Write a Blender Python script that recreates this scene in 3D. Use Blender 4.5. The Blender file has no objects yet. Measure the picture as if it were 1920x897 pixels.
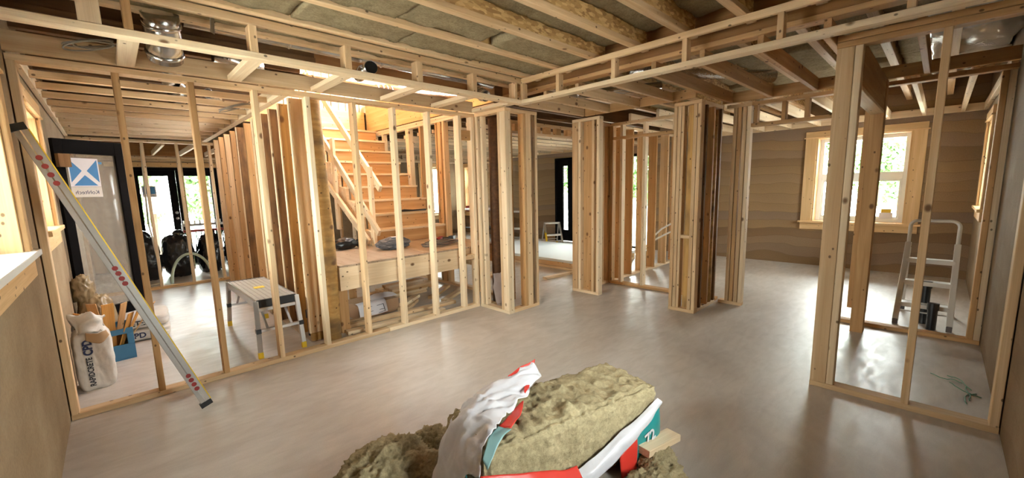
import bpy, bmesh, math, random
from mathutils import Vector, Matrix, Euler, noise
random.seed(7)
S = bpy.context.scene
COL = S.collection
# ------------------------------------------------------------------ camera
CAM_H = 1.45
yaw, pitch, roll = math.radians(46.61), math.radians(-8.15), math.radians(1.51)
fw = Vector((math.cos(pitch)*math.cos(yaw), math.cos(pitch)*math.sin(yaw), math.sin(pitch)))
r0 = Vector((math.sin(yaw), -math.cos(yaw), 0)); d0 = fw.cross(r0)
cr, sr = math.cos(roll), math.sin(roll)
rt = r0*cr + d0*sr; dn = d0*cr - r0*sr
cam = bpy.data.cameras.new('camera'); cam_o = bpy.data.objects.new('camera', cam); COL.objects.link(cam_o)
M = Matrix.Identity(4)
for i in range(3):
    M[i][0] = rt[i]; M[i][1] = -dn[i]; M[i][2] = -fw[i]
M[2][3] = CAM_H
cam_o.matrix_world = M
cam.sensor_fit = 'HORIZONTAL'; cam.sensor_width = 36; cam.lens = 772.7/1920*36
cam.shift_x = (960-944.5)/1920; cam.shift_y = (462-448.5)/1920
cam.clip_start = .02; cam.clip_end = 300
S.camera = cam_o
# ------------------------------------------------------------------ light
SKY = 9.0
w = bpy.data.worlds.new('overcast_sky'); S.world = w; w.use_nodes = True
nt = w.node_tree; bg = nt.nodes['Background']
tc = nt.nodes.new('ShaderNodeTexCoord'); sx = nt.nodes.new('ShaderNodeSeparateXYZ'); rp = nt.nodes.new('ShaderNodeValToRGB')
nt.links.new(tc.outputs['Generated'], sx.inputs[0]); nt.links.new(sx.outputs['Z'], rp.inputs[0])
rp.color_ramp.elements[0].position = 0.0; rp.color_ramp.elements[0].color = (1, .985, .97, 1)
rp.color_ramp.elements[1].position = 1.0; rp.color_ramp.elements[1].color = (.95, .975, 1, 1)
nt.links.new(rp.outputs[0], bg.inputs[0]); bg.inputs[1].default_value = SKY
S.view_settings.view_transform = 'Standard'; S.view_settings.look = 'None'
S.view_settings.exposure = 2.52; S.view_settings.gamma = 1.0
try: S.view_settings.use_curve_mapping = False
except Exception: pass
S.cycles.use_denoising = True
S.cycles.max_bounces = 10; S.cycles.diffuse_bounces = 6; S.cycles.transparent_max_bounces = 12
S.cycles.sample_clamp_indirect = 8

def portal(name, loc, normal, sx_, sy_):
    l = bpy.data.lights.new(name, 'AREA'); l.shape = 'RECTANGLE'; l.size = sx_; l.size_y = sy_
    l.cycles.is_portal = True
    o = bpy.data.objects.new(name, l); COL.objects.link(o); o.location = loc
    o.rotation_euler = Vector(normal).to_track_quat('-Z', 'Z').to_euler()
    return o

# ------------------------------------------------------------------ materials
def new_mat(name):
    m = bpy.data.materials.new(name); m.use_nodes = True
    t = m.node_tree; b = t.nodes['Principled BSDF']
    return m, t, b
def N(t, kind, **kw):
    n = t.nodes.new(kind)
    for k, v in kw.items():
        if k in n.inputs: n.inputs[k].default_value = v
        else: setattr(n, k, v)
    return n
def ramp(t, src, stops):
    r = t.nodes.new('ShaderNodeValToRGB'); e = r.color_ramp.elements
    while len(e) < len(stops): e.new(.5)
    for i, (p, c) in enumerate(stops):
        e[i].position = p; e[i].color = (*c, 1) if len(c) == 3 else c
    t.links.new(src, r.inputs[0]); return r
def mix(t, f, a, b, mode='MIX'):
    m = t.nodes.new('ShaderNodeMix'); m.data_type = 'RGBA'; m.blend_type = mode
    for s, v in ((0, f), (6, a), (7, b)):
        if hasattr(v, 'links'): t.links.new(v, m.inputs[s])
        else: m.inputs[s].default_value = v if not isinstance(v, tuple) or len(v) == 4 else (*v, 1)
    return m.outputs[2]
def plain(name, col, rough=.6, metal=0., spec=.5, var=0.0, bump=0., bscale=60):
    m, t, b = new_mat(name)
    b.inputs['Base Color'].default_value = (*col, 1); b.inputs['Roughness'].default_value = rough
    b.inputs['Metallic'].default_value = metal; b.inputs['Specular IOR Level'].default_value = spec
    co = N(t, 'ShaderNodeTexCoord')
    n = N(t, 'ShaderNodeTexNoise', Scale=9.0, Detail=4.0); t.links.new(co.outputs['Object'], n.inputs['Vector'])
    if var:
        c = mix(t, n.outputs['Fac'], tuple(x*(1-var) for x in col), tuple(min(1, x*(1+var)) for x in col))
        t.links.new(c, b.inputs['Base Color'])
    if bump:
        n2 = N(t, 'ShaderNodeTexNoise', Scale=bscale, Detail=3.0); t.links.new(co.outputs['Object'], n2.inputs['Vector'])
        bp = N(t, 'ShaderNodeBump', Strength=bump, Distance=.01); t.links.new(n2.outputs['Fac'], bp.inputs['Height']); t.links.new(bp.outputs[0], b.inputs['Normal'])
    return m
def wood(name, light, dark, knot=(.16, .075, .03), knots=1.0, stain=None, rough=.7, bright=(.86, 1.1)):
    m, t, b = new_mat(name)
    co = N(t, 'ShaderNodeTexCoord'); oi = N(t, 'ShaderNodeObjectInfo')
    off = N(t, 'ShaderNodeVectorMath', operation='MULTIPLY'); off.inputs[0].default_value = (17.3, 5.1, 9.7)
    t.links.new(oi.outputs['Random'], off.inputs[1])
    ad = N(t, 'ShaderNodeVectorMath', operation='ADD'); t.links.new(co.outputs['Object'], ad.inputs[0]); t.links.new(off.outputs[0], ad.inputs[1])
    def mp(s):
        q = N(t, 'ShaderNodeMapping'); q.inputs['Scale'].default_value = s; t.links.new(ad.outputs[0], q.inputs[0]); return q.outputs[0]
    g = N(t, 'ShaderNodeTexNoise', Scale=2.2, Detail=5.0, Distortion=.7); t.links.new(mp((.5, 9, 9)), g.inputs['Vector'])
    f = N(t, 'ShaderNodeTexNoise', Scale=3., Detail=2.0); t.links.new(mp((.9, 70, 70)), f.inputs['Vector'])
    c = ramp(t, g.outputs['Fac'], [(.3, dark), (.52, tuple((a+b_)/2 for a, b_ in zip(light, dark))), (.68, light)]).outputs[0]
    fr = ramp(t, f.outputs['Fac'], [(.35, (.84, .8, .76)), (.62, (1, 1, 1))]).outputs[0]
    c = mix(t, .55, c, fr, 'MULTIPLY')
    if knots:
        v = N(t, 'ShaderNodeTexVoronoi', Scale=4.2); t.links.new(mp((.85, 1.25, 1.25)), v.inputs['Vector'])
        k = ramp(t, v.outputs['Distance'], [(.0, (1, 1, 1)), (.06*knots, (.9, .9, .9)), (.11*knots, (0, 0, 0))]).outputs[0]
        c = mix(t, k, c, knot)
        v2 = N(t, 'ShaderNodeTexVoronoi', Scale=15.); t.links.new(mp((.7, 1, 1)), v2.inputs['Vector'])
        k2 = ramp(t, v2.outputs['Distance'], [(.085, (.85, .85, .85)), (.13, (0, 0, 0))]).outputs[0]
        c = mix(t, k2, c, (.09, .045, .02))
    if stain:
        n = N(t, 'ShaderNodeTexNoise', Scale=3.5, Detail=6.0); t.links.new(mp((.6, 2, 2)), n.inputs['Vector'])
        s = ramp(t, n.outputs['Fac'], [(.5, (0, 0, 0)), (.7, (.9, .9, .9))]).outputs[0]
        c = mix(t, s, c, stain)
    mr = N(t, 'ShaderNodeMapRange'); mr.inputs['To Min'].default_value = bright[0]; mr.inputs['To Max'].default_value = bright[1]
    t.links.new(oi.outputs['Random'], mr.inputs[0])
    hs = N(t, 'ShaderNodeHueSaturation'); t.links.new(c, hs.inputs['Color']); t.links.new(mr.outputs[0], hs.inputs['Value'])
    t.links.new(hs.outputs[0], b.inputs['Base Color'])
    b.inputs['Roughness'].default_value = rough; b.inputs['Specular IOR Level'].default_value = .3
    bp = N(t, 'ShaderNodeBump', Strength=.12, Distance=.004); t.links.new(f.outputs['Fac'], bp.inputs['Height']); t.links.new(bp.outputs[0], b.inputs['Normal'])
    return m
PINE = wood('pine_lumber', (.77, .56, .34), (.59, .385, .20))
PALE = wood('pale_pine_lumber', (.85, .69, .48), (.71, .53, .33))
WARM = wood('warm_pine_lumber', (.63, .385, .18), (.45, .25, .10))
TRIM = wood('clear_pine_trim', (.80, .55, .29), (.68, .43, .20), knots=.5)
OLD = wood('weathered_lumber', (.34, .185, .075), (.19, .095, .035), stain=(.06, .035, .02), knots=1.2)
LOG = wood('peeled_log', (.62, .38, .13), (.42, .23, .07), stain=(.16, .10, .05), knots=1.4)
DARKW = wood('dark_brown_timber', (.17, .075, .03), (.09, .04, .018), knots=.6)
PLY = wood('plywood', (.64, .385, .18), (.48, .26, .10), knots=.7)
LVL = wood('engineered_beam', (.42, .22, .085), (.28, .13, .045), knots=0)
SHIM = wood('cedar_shims', (.70, .36, .10), (.56, .26, .06), knots=0)
YPLY = wood('yellow_plywood', (.80, .57, .27), (.66, .42, .17), knots=.4)
SHADEJ = wood('cavity_shade_lumber', (.20, .105, .045), (.12, .06, .022), knots=0)  # darkened to paint in the shade of the closed ceiling cavity
GREYW = wood('dusty_plywood', (.52, .40, .29), (.38, .28, .19), knots=.4)
def osb():
    m, t, b = new_mat('strand_board')
    co = N(t, 'ShaderNodeTexCoord')
    v = N(t, 'ShaderNodeTexVoronoi', Scale=17.0, Randomness=1.0); mp = N(t, 'ShaderNodeMapping'); mp.inputs['Scale'].default_value = (1.2, 1, 3.4); mp.inputs['Rotation'].default_value = (.3, .6, .4)
    t.links.new(co.outputs['Object'], mp.inputs[0]); t.links.new(mp.outputs[0], v.inputs['Vector'])
    s = N(t, 'ShaderNodeSeparateColor'); t.links.new(v.outputs['Color'], s.inputs[0])
    c = ramp(t, s.outputs[0], [(0, (.36, .19, .06)), (.5, (.56, .33, .12)), (1, (.74, .50, .22))]).outputs[0]
    t.links.new(c, b.inputs['Base Color']); b.inputs['Roughness'].default_value = .65
    bp = N(t, 'ShaderNodeBump', Strength=.3, Distance=.004); t.links.new(s.outputs[0], bp.inputs['Height']); t.links.new(bp.outputs[0], b.inputs['Normal'])
    return m
OSB = osb()
def concrete():
    m, t, b = new_mat('trowelled_concrete')
    co = N(t, 'ShaderNodeTexCoord')
    n = N(t, 'ShaderNodeTexNoise', Scale=.9, Detail=7.0, Distortion=1.2, Roughness=.62); t.links.new(co.outputs['Object'], n.inputs['Vector'])
    mp = N(t, 'ShaderNodeMapping'); mp.inputs['Rotation'].default_value = (0, 0, .7); mp.inputs['Scale'].default_value = (1, 3.2, 1); t.links.new(co.outputs['Object'], mp.inputs[0])
    n2 = N(t, 'ShaderNodeTexNoise', Scale=5., Detail=6.0, Distortion=.8); t.links.new(mp.outputs[0], n2.inputs['Vector'])
    n3 = N(t, 'ShaderNodeTexNoise', Scale=160., Detail=2.0); t.links.new(co.outputs['Object'], n3.inputs['Vector'])
    c = ramp(t, n.outputs['Fac'], [(.32, (.49, .43, .38)), (.5, (.56, .505, .455)), (.68, (.62, .57, .525))]).outputs[0]
    c2 = ramp(t, n2.outputs['Fac'], [(.3, (.86, .85, .84)), (.7, (1.0, 1.0, 1.0))]).outputs[0]
    c = mix(t, .8, c, c2, 'MULTIPLY')
    c3 = ramp(t, n3.outputs['Fac'], [(.3, (.85, .85, .85)), (.6, (1, 1, 1))]).outputs[0]
    c = mix(t, .5, c, c3, 'MULTIPLY')
    t.links.new(c, b.inputs['Base Color'])
    r = ramp(t, n2.outputs['Fac'], [(.3, (.52, .52, .52)), (.7, (.34, .34, .34))]).outputs[0]; t.links.new(r, b.inputs['Roughness'])
    bp = N(t, 'ShaderNodeBump', Strength=.16, Distance=.006); t.links.new(n2.outputs['Fac'], bp.inputs['Height']); t.links.new(bp.outputs[0], b.inputs['Normal'])
    return m
CONC = concrete()
def earth(name, cols, layer=1.0):
    m, t, b = new_mat(name)
    g = N(t, 'ShaderNodeNewGeometry')
    n = N(t, 'ShaderNodeTexNoise', Scale=.8, Detail=3.0); t.links.new(g.outputs['Position'], n.inputs['Vector'])
    sp = N(t, 'ShaderNodeSeparateXYZ'); t.links.new(g.outputs['Position'], sp.inputs[0])
    ma = N(t, 'ShaderNodeMath', operation='MULTIPLY_ADD'); ma.inputs[1].default_value = .42; t.links.new(n.outputs['Fac'], ma.inputs[0]); t.links.new(sp.outputs['Z'], ma.inputs[2])
    sc = N(t, 'ShaderNodeMath', operation='MULTIPLY'); sc.inputs[1].default_value = 6.3; t.links.new(ma.outputs[0], sc.inputs[0])
    fl = N(t, 'ShaderNodeMath', operation='FLOOR'); t.links.new(sc.outputs[0], fl.inputs[0]); fc = N(t, 'ShaderNodeMath', operation='FRACT'); t.links.new(sc.outputs[0], fc.inputs[0])
    wn = N(t, 'ShaderNodeTexWhiteNoise'); wn.noise_dimensions = '1D'; t.links.new(fl.outputs[0], wn.inputs['W'])
    c = ramp(t, wn.outputs['Value'], [(.0, cols[0]), (.3, cols[1]), (.6, cols[2]), (1., cols[3])]).outputs[0]
    c = mix(t, .9, c, ramp(t, fc.outputs[0], [(.0, (.62, .6, .58)), (.07, (1.05, 1.05, 1.05)), (1, (.9, .9, .9))]).outputs[0], 'MULTIPLY')
    n2 = N(t, 'ShaderNodeTexNoise', Scale=2.3, Detail=6.0, Roughness=.65); t.links.new(g.outputs['Position'], n2.inputs['Vector'])
    base = ramp(t, n2.outputs['Fac'], [(.3, cols[0]), (.55, cols[1]), (.72, cols[3])]).outputs[0]
    c = mix(t, layer, base, c)
    n3 = N(t, 'ShaderNodeTexNoise', Scale=90., Detail=3.0); t.links.new(g.outputs['Position'], n3.inputs['Vector'])
    c = mix(t, .5, c, ramp(t, n3.outputs['Fac'], [(.3, (.75, .75, .75)), (.65, (1.05, 1.05, 1.05))]).outputs[0], 'MULTIPLY')
    t.links.new(c, b.inputs['Base Color']); b.inputs['Roughness'].default_value = .9; b.inputs['Specular IOR Level'].default_value = .15
    bp = N(t, 'ShaderNodeBump', Strength=.35, Distance=.01); t.links.new(n2.outputs['Fac'], bp.inputs['Height']); t.links.new(bp.outputs[0], b.inputs['Normal'])
    return m
EARTH_FAR = earth('layered_rammed_earth', [(.235, .145, .08), (.30, .195, .10), (.34, .22, .115), (.255, .18, .13)], .85)
EARTH = earth('smooth_rammed_earth', [(.26, .18, .105), (.34, .245, .15), (.36, .26, .16), (.40, .31, .20)], .12)
EARTH_R = earth('dusty_rammed_earth', [(.22, .145, .08), (.28, .195, .115), (.30, .21, .125), (.35, .265, .175)], .2)
def wool(name, a, b_):
    m, t, b = new_mat(name)
    co = N(t, 'ShaderNodeTexCoord')
    n = N(t, 'ShaderNodeTexNoise', Scale=9., Detail=8.0, Roughness=.75); t.links.new(co.outputs['Object'], n.inputs['Vector'])
    n2 = N(t, 'ShaderNodeTexNoise', Scale=70., Detail=5.0, Roughness=.8); t.links.new(co.outputs['Object'], n2.inputs['Vector'])
    c = ramp(t, n.outputs['Fac'], [(.32, a), (.66, b_)]).outputs[0]
    c = mix(t, .7, c, ramp(t, n2.outputs['Fac'], [(.32, (.55, .52, .48)), (.6, (1.05, 1.03, 1))]).outputs[0], 'MULTIPLY')
    t.links.new(c, b.inputs['Base Color']); b.inputs['Roughness'].default_value = 1; b.inputs['Specular IOR Level'].default_value = .05
    bp = N(t, 'ShaderNodeBump', Strength=.7, Distance=.012); t.links.new(n2.outputs['Fac'], bp.inputs['Height']); t.links.new(bp.outputs[0], b.inputs['Normal'])
    return m
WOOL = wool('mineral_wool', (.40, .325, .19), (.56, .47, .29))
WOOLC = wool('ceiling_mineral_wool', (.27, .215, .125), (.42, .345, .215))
WHITE = plain('white_vinyl', (.82, .82, .80), .4)
BLACKF = plain('black_door_frame', (.006, .005, .005), .6, spec=.05)
BLACKP = plain('black_plastic', (.012, .012, .013), .3, bump=.1)
BAGP = plain('black_bag_film', (.010, .010, .012), .22, bump=.5, bscale=22)
STEEL = plain('galvanised_steel', (.62, .62, .62), .22, 1.0, var=.12, bump=.05, bscale=12)
FOIL = plain('crinkled_foil', (.75, .75, .76), .18, 1.0, bump=.8, bscale=50)
ALU = plain('brushed_aluminium', (.56, .55, .54), .32, 1.0, var=.08)
GREYM = plain('grey_painted_metal', (.42, .41, .40), .45, .4)
YEL = plain('yellow_plastic', (.75, .50, .02), .45)
RED = plain('red_print', (.70, .045, .03), .4, var=.1)
TEAL = plain('teal_print', (.02, .27, .27), .4, var=.12)
FILM = plain('white_film', (.72, .70, .74), .32, var=.06, bump=.35, bscale=18)
PAPERW = plain('white_paper_sack', (.66, .62, .57), .8, var=.16, bump=.5, bscale=14)
PAPERB = plain('brown_kraft_paper', (.45, .30, .17), .85, var=.15)
BLUE = plain('blue_crate_plastic', (.035, .16, .30), .45, var=.15)
INK = plain('black_ink', (.02, .02, .03), .7)
NAVY = plain('navy_ink', (.02, .03, .09), .7)
PAPER = plain('plan_paper', (.74, .72, .76), .8)
WIRE = plain('white_cable', (.62, .58, .50), .5)
COILM = plain('grey_cable', (.26, .22, .17), .6)
PEX = plain('pale_green_pipe', (.52, .66, .58), .4)
BOARD = plain('white_foam_board', (.80, .84, .84), .5)
CLEARP = plain('dusty_plastic_film', (.36, .29, .27), .35, bump=.8, bscale=16)
VAPOR = plain('clear_vapour_film', (.36, .31, .26), .2, bump=.8, bscale=6)
LEAF = plain('tree_leaves', (.16, .30, .10), .8, var=.4)
GROUNDM = plain('pale_gravel_ground', (.68, .65, .60), .95, var=.2)
BARK = plain('tree_bark', (.10, .075, .05), .9)
GREENW = plain('green_cable', (.10, .30, .18), .5)
BROWNB = plain('brown_cardboard', (.42, .26, .15), .85, var=.12)
DARKR = plain('dark_red_plastic', (.28, .02, .015), .4)
GREYBAG = plain('grey_plastic_wrap', (.10, .10, .11), .3, bump=.9, bscale=30)
def glass():
    m = bpy.data.materials.new('window_glass'); m.use_nodes = True; t = m.node_tree
    t.nodes.remove(t.nodes['Principled BSDF']); o = t.nodes['Material Output']
    a = N(t, 'ShaderNodeBsdfTransparent'); a.inputs[0].default_value = (.93, .97, .95, 1)
    g = N(t, 'ShaderNodeBsdfGlossy'); g.inputs['Roughness'].default_value = .02
    fr = N(t, 'ShaderNodeFresnel', IOR=1.5); mx = N(t, 'ShaderNodeMixShader')
    t.links.new(fr.outputs[0], mx.inputs[0]); t.links.new(a.outputs[0], mx.inputs[1]); t.links.new(g.outputs[0], mx.inputs[2]); t.links.new(mx.outputs[0], o.inputs[0])
    return m
GLASS = glass()
def dusty():
    m = bpy.data.materials.new('dusty_glass'); m.use_nodes = True; t = m.node_tree
    b = t.nodes['Principled BSDF']; o = t.nodes['Material Output']; b.inputs['Roughness'].default_value = .03; b.inputs['Base Color'].default_value = (.42, .39, .34, 1); b.inputs['Specular IOR Level'].default_value = 1
    a = N(t, 'ShaderNodeBsdfTransparent'); co = N(t, 'ShaderNodeTexCoord'); n = N(t, 'ShaderNodeTexNoise', Scale=28., Detail=6., Roughness=.8); t.links.new(co.outputs['Object'], n.inputs['Vector'])
    r = ramp(t, n.outputs['Fac'], [(.3, (.3, .3, .3)), (.75, (.5, .5, .5))]); mx = N(t, 'ShaderNodeMixShader')
    t.links.new(r.outputs[0], mx.inputs[0]); t.links.new(a.outputs[0], mx.inputs[1]); t.links.new(b.outputs[0], mx.inputs[2]); t.links.new(mx.outputs[0], o.inputs[0]); return m
DUSTY = dusty()

# ------------------------------------------------------------------ builders
def mesh_from(name, verts, faces, mat=None, smooth=False):
    me = bpy.data.meshes.new(name); me.from_pydata([tuple(v) for v in verts], [], faces); me.update()
    if mat: me.materials.append(mat)
    if smooth:
        me.polygons.foreach_set('use_smooth', [True]*len(me.polygons))
    return me
def link(name, me, parent=None, loc=(0, 0, 0), rot=(0, 0, 0)):
    o = bpy.data.objects.new(name, me); COL.objects.link(o)
    o.location = loc; o.rotation_euler = rot
    if parent: o.parent = parent
    return o
def tag(o, label=None, cat=None, group=None, kind=None):
    if label: o['label'] = label
    if cat: o['category'] = cat
    if group: o['group'] = group
    if kind: o['kind'] = kind
    return o
def thing(name, label, cat, loc=(0, 0, 0), rotz=0, group=None, kind=None):
    o = bpy.data.objects.new(name, None); COL.objects.link(o); o.empty_display_size = .1
    o.location = loc; o.rotation_euler = (0, 0, rotz)
    return tag(o, label, cat, group, kind or 'thing')
def structure(name, loc=(0, 0, 0), rotz=0):
    o = bpy.data.objects.new(name, None); COL.objects.link(o); o.location = loc; o.rotation_euler = (0, 0, rotz); o['kind'] = 'structure'; return o
_cache = {}
def lumber_mesh(L, w_, h_, mat, ch=.003):
    k = (round(L, 3), round(w_, 4), round(h_, 4), mat.name)
    if k in _cache: return _cache[k]
    L2, a, b = L/2, w_/2, h_/2; c = min(ch, a*.3, b*.3)
    sec = [(-a+c, -b), (a-c, -b), (a, -b+c), (a, b-c), (a-c, b), (-a+c, b), (-a, b-c), (-a, -b+c)]
    v = [(-L2, y, z) for y, z in sec] + [(L2, y, z) for y, z in sec]
    f = [(i, (i+1) % 8, 8+(i+1) % 8, 8+i) for i in range(8)] + [tuple(range(7, -1, -1)), tuple(range(8, 16))]
    f = [tuple(reversed(q)) for q in f[:8]] + f[8:] if False else f
    me = mesh_from('lumber', v, f, mat)
    bm = bmesh.new(); bm.from_mesh(me); bmesh.ops.recalc_face_normals(bm, faces=bm.faces); bm.to_mesh(me); bm.free()
    _cache[k] = me; return me
def wloc(parent):
    return Vector(parent.location) if parent else Vector((0, 0, 0))
def bx(parent, name, x0, x1, y0, y1, z0, z1, mat, local=False, ch=.003):
    """axis-aligned board; its grain runs along its longest side. World coordinates unless local."""
    d = (abs(x1-x0), abs(y1-y0), abs(z1-z0)); c = Vector(((x0+x1)/2, (y0+y1)/2, (z0+z1)/2))
    if not local and parent:
        p = parent
        while p: c -= Vector(p.location); p = p.parent
    i = d.index(max(d))
    if i == 0: me, rot = lumber_mesh(d[0], d[1], d[2], mat, ch), (0, 0, 0)
    elif i == 1: me, rot = lumber_mesh(d[1], d[0], d[2], mat, ch), (0, 0, math.pi/2)
    else: me, rot = lumber_mesh(d[2], d[1], d[0], mat, ch), (0, -math.pi/2, 0)
    return link(name, me, parent, c, rot)
def bar(parent, name, p0, p1, w_, h_, mat, up='Z', local=False, ch=.003):
    p0, p1 = Vector(p0), Vector(p1); c = (p0+p1)/2
    if not local and parent:
        p = parent
        while p: c -= Vector(p.location); p = p.parent
    me = lumber_mesh((p1-p0).length, w_, h_, mat, ch)
    o = link(name, me, parent, c); o.rotation_euler = (p1-p0).to_track_quat('X', up).to_euler(); return o
class MB:
    def __init__(s): s.v = []; s.f = []
    def box(s, x0, x1, y0, y1, z0, z1, rot=None, piv=(0, 0, 0)):
        b = len(s.v); P = Vector(piv)
        for z in (z0, z1):
            for y in (y0, y1):
                for x in (x0, x1):
                    q = Vector((x, y, z))
                    if rot: q = rot @ (q-P) + P
                    s.v.append(q)
        s.f += [tuple(b+i for i in q) for q in ((0, 2, 3, 1), (4, 5, 7, 6), (0, 1, 5, 4), (2, 6, 7, 3), (0, 4, 6, 2), (1, 3, 7, 5))]
    def tube(s, pts, r, n=10, cap=True):
        pts = [Vector(p) for p in pts]; rs = r if isinstance(r, (list, tuple)) else [r]*len(pts); b = len(s.v); prev = None
        for i, p in enumerate(pts):
            t = (pts[min(i+1, len(pts)-1)]-pts[max(i-1, 0)]).normalized()
            if prev is None:
                u = t.orthogonal().normalized()
            else:
                u = (prev - t*prev.dot(t)).normalized()
            prev = u; v_ = t.cross(u)
            for k in range(n):
                a = 2*math.pi*k/n; s.v.append(p + (u*math.cos(a)+v_*math.sin(a))*rs[i])
        for i in range(len(pts)-1):
            for k in range(n):
                s.f.append((b+i*n+k, b+i*n+(k+1) % n, b+(i+1)*n+(k+1) % n, b+(i+1)*n+k))
        if cap:
            s.f.append(tuple(b+k for k in range(n-1, -1, -1))); e = b+(len(pts)-1)*n; s.f.append(tuple(e+k for k in range(n)))
    def quad(s, a, b_, c, d):
        b = len(s.v); s.v += [Vector(q) for q in (a, b_, c, d)]; s.f.append((b, b+1, b+2, b+3))
    def build(s, name, mat, parent=None, loc=(0, 0, 0), rot=(0, 0, 0), smooth=False, bevel=0, solid=0):
        me = mesh_from(name, s.v, s.f, mat, smooth)
        if bevel or solid:
            bm = bmesh.new(); bm.from_mesh(me)
            if bevel: bmesh.ops.bevel(bm, geom=bm.edges[:], offset=bevel, segments=2, affect='EDGES', profile=.6)
            bm.to_mesh(me); bm.free()
        o = link(name, me, parent, loc, rot)
        if solid:
            md = o.modifiers.new('thick', 'SOLIDIFY'); md.thickness = solid
        return o
def sheet(name, rows, mat, parent=None, sub=4, wr=.01, fr=8., thick=.003, seed=0.0, crease=0.):
    """cloth-like sheet through a grid of control points, wrinkled by noise"""
    nr, nc = len(rows), len(rows[0]); V = []; R = (nr-1)*sub+1; Cn = (nc-1)*sub+1
    def cm(p, t):
        n = len(p); i = min(int(t), n-2); u = t-i
        a, b, c, d = p[max(i-1, 0)], p[i], p[i+1], p[min(i+2, n-1)]
        return .5*((2*b)+(c-a)*u+(2*a-5*b+4*c-d)*u*u+(3*b-a-3*c+d)*u**3)
    rows = [[Vector(q) for q in r] for r in rows]
    for i in range(R):
        col = [cm([rows[k][j] for k in range(nr)], i/sub) for j in range(nc)]
        for j in range(Cn):
            p = cm(col, j/sub)
            q = p*fr + Vector((seed, seed*1.7, 0))
            dsp = Vector((noise.noise(q), noise.noise(q+Vector((5, 1, 3))), noise.noise(q+Vector((1, 8, 2)))))
            q2 = Vector((p.x*fr*.6, p.y*fr*3.2, p.z*fr*.7)); rg = 1-abs(noise.noise(q2+Vector((seed, 0, 4))))*2
            if crease:
                e = 0
                for a_, s_ in ((.5, 5.), (1.3, 8.), (2.4, 13.)):
                    cs, sn = math.cos(a_+seed), math.sin(a_+seed)
                    e += max(0, 1-abs(noise.noise(Vector((i/sub*cs+j/sub*sn, (j/sub*cs-i/sub*sn)*.25, a_+seed))*s_*.35))*5)*5/s_
                p = p + Vector((-.25, .45, .7))*crease*e
            V.append(p + dsp*wr + Vector((0, 0, 1))*wr*.7*rg)
    F = [(i*Cn+j, i*Cn+j+1, (i+1)*Cn+j+1, (i+1)*Cn+j) for i in range(R-1) for j in range(Cn-1)]
    me = mesh_from(name, V, F, mat, True); o = link(name, me, parent)
    md = o.modifiers.new('thick', 'SOLIDIFY'); md.thickness = thick; md.offset = 0
    return o
def blob(name, mat, parent, rad, loc=(0, 0, 0), sub=4, amp=.12, fr=3., seed=0., flat=None, sq=2.0, ridge=0., rot=(0, 0, 0), fuzz=0.):
    bm = bmesh.new(); bmesh.ops.create_icosphere(bm, subdivisions=sub, radius=1)
    for v in bm.verts:
        d = v.co.normalized()
        k = (abs(d.x)**sq+abs(d.y)**sq+abs(d.z)**sq)**(-1/sq)
        q = d*fr+Vector((seed, seed*.7, -seed))
        n = noise.fractal(q, .9, 2.1, 5)*amp + (noise.noise(q*9)+.6*noise.noise(q*19))*fuzz
        if ridge: n += ridge*(1-abs(noise.noise(q*2.3))*2.4)
        k *= 1+n
        v.co = Vector((d.x*rad[0], d.y*rad[1], d.z*rad[2]))*k
        if flat is not None and v.co.z < flat: v.co.z = flat + (v.co.z-flat)*.04
    me = bpy.data.meshes.new(name); bm.to_mesh(me); bm.free(); me.materials.append(mat)
    me.polygons.foreach_set('use_smooth', [True]*len(me.polygons))
    return link(name, me, parent, loc, rot)
def rough_slab(name, mat, parent, L, W, H, amp=.012, fr=14., seed=0., nx=48, ny=18, nz=10, loc=(0, 0, 0), rot=(0, 0, 0), ridge=.0, rnd=.02):
    """a batt of mineral wool: box grid pushed about by noise, corners softened"""
    V = []; F = []; idx = {}
    def vid(p):
        k = tuple(round(c, 5) for c in p)
        if k not in idx:
            idx[k] = len(V); x, y, z = p
            ex = [max(0, rnd-(L/2-abs(x))), max(0, rnd-(W/2-abs(y))), max(0, rnd-(H/2-abs(z)))]
            q = Vector(p); n = Vector((x/L*(abs(x) > L/2-1e-4), y/W*(abs(y) > W/2-1e-4), z/H*(abs(z) > H/2-1e-4)))
            if n.length: n.normalize()
            s_ = sum(1 for e in ex if e > 0)
            if s_ > 1: q -= Vector((math.copysign(ex[0], x), math.copysign(ex[1], y), math.copysign(ex[2], z)))*.35
            f_ = noise.fractal(q*fr+Vector((seed, 0, seed)), .85, 2.2, 5)*amp
            if ridge and z > H/2-1e-4: 
                a_ = noise.noise(Vector((q.x*fr*1.6+q.y*5, q.y*fr*.9-q.x*3, seed)))
                f_ += ridge*(max(0, a_)**1.5 - .55*max(0, noise.noise(Vector((q.x*fr*2.6-q.y*9, q.y*fr*1.1, seed+9)))-.25))
            V.append(q+n*f_)
        return idx[k]
    def face(o, a, b, n, m):
        for i in range(n):
            for j in range(m):
                P = [o+a*(i+di)/n+b*(j+dj)/m for di, dj in ((0, 0), (1, 0), (1, 1), (0, 1))]
                F.append(tuple(vid(p) for p in P))
    X, Y, Z = Vector((L, 0, 0)), Vector((0, W, 0)), Vector((0, 0, H)); o = Vector((-L/2, -W/2, -H/2))
    face(o, Y, X, ny, nx); face(o+Z, X, Y, nx, ny); face(o, X, Z, nx, nz); face(o+Y, Z, X, nz, nx); face(o, Z, Y, nz, ny); face(o+X, Y, Z, ny, nz)
    return link(name, mesh_from(name, V, F, mat, True), parent, loc, rot)
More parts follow.
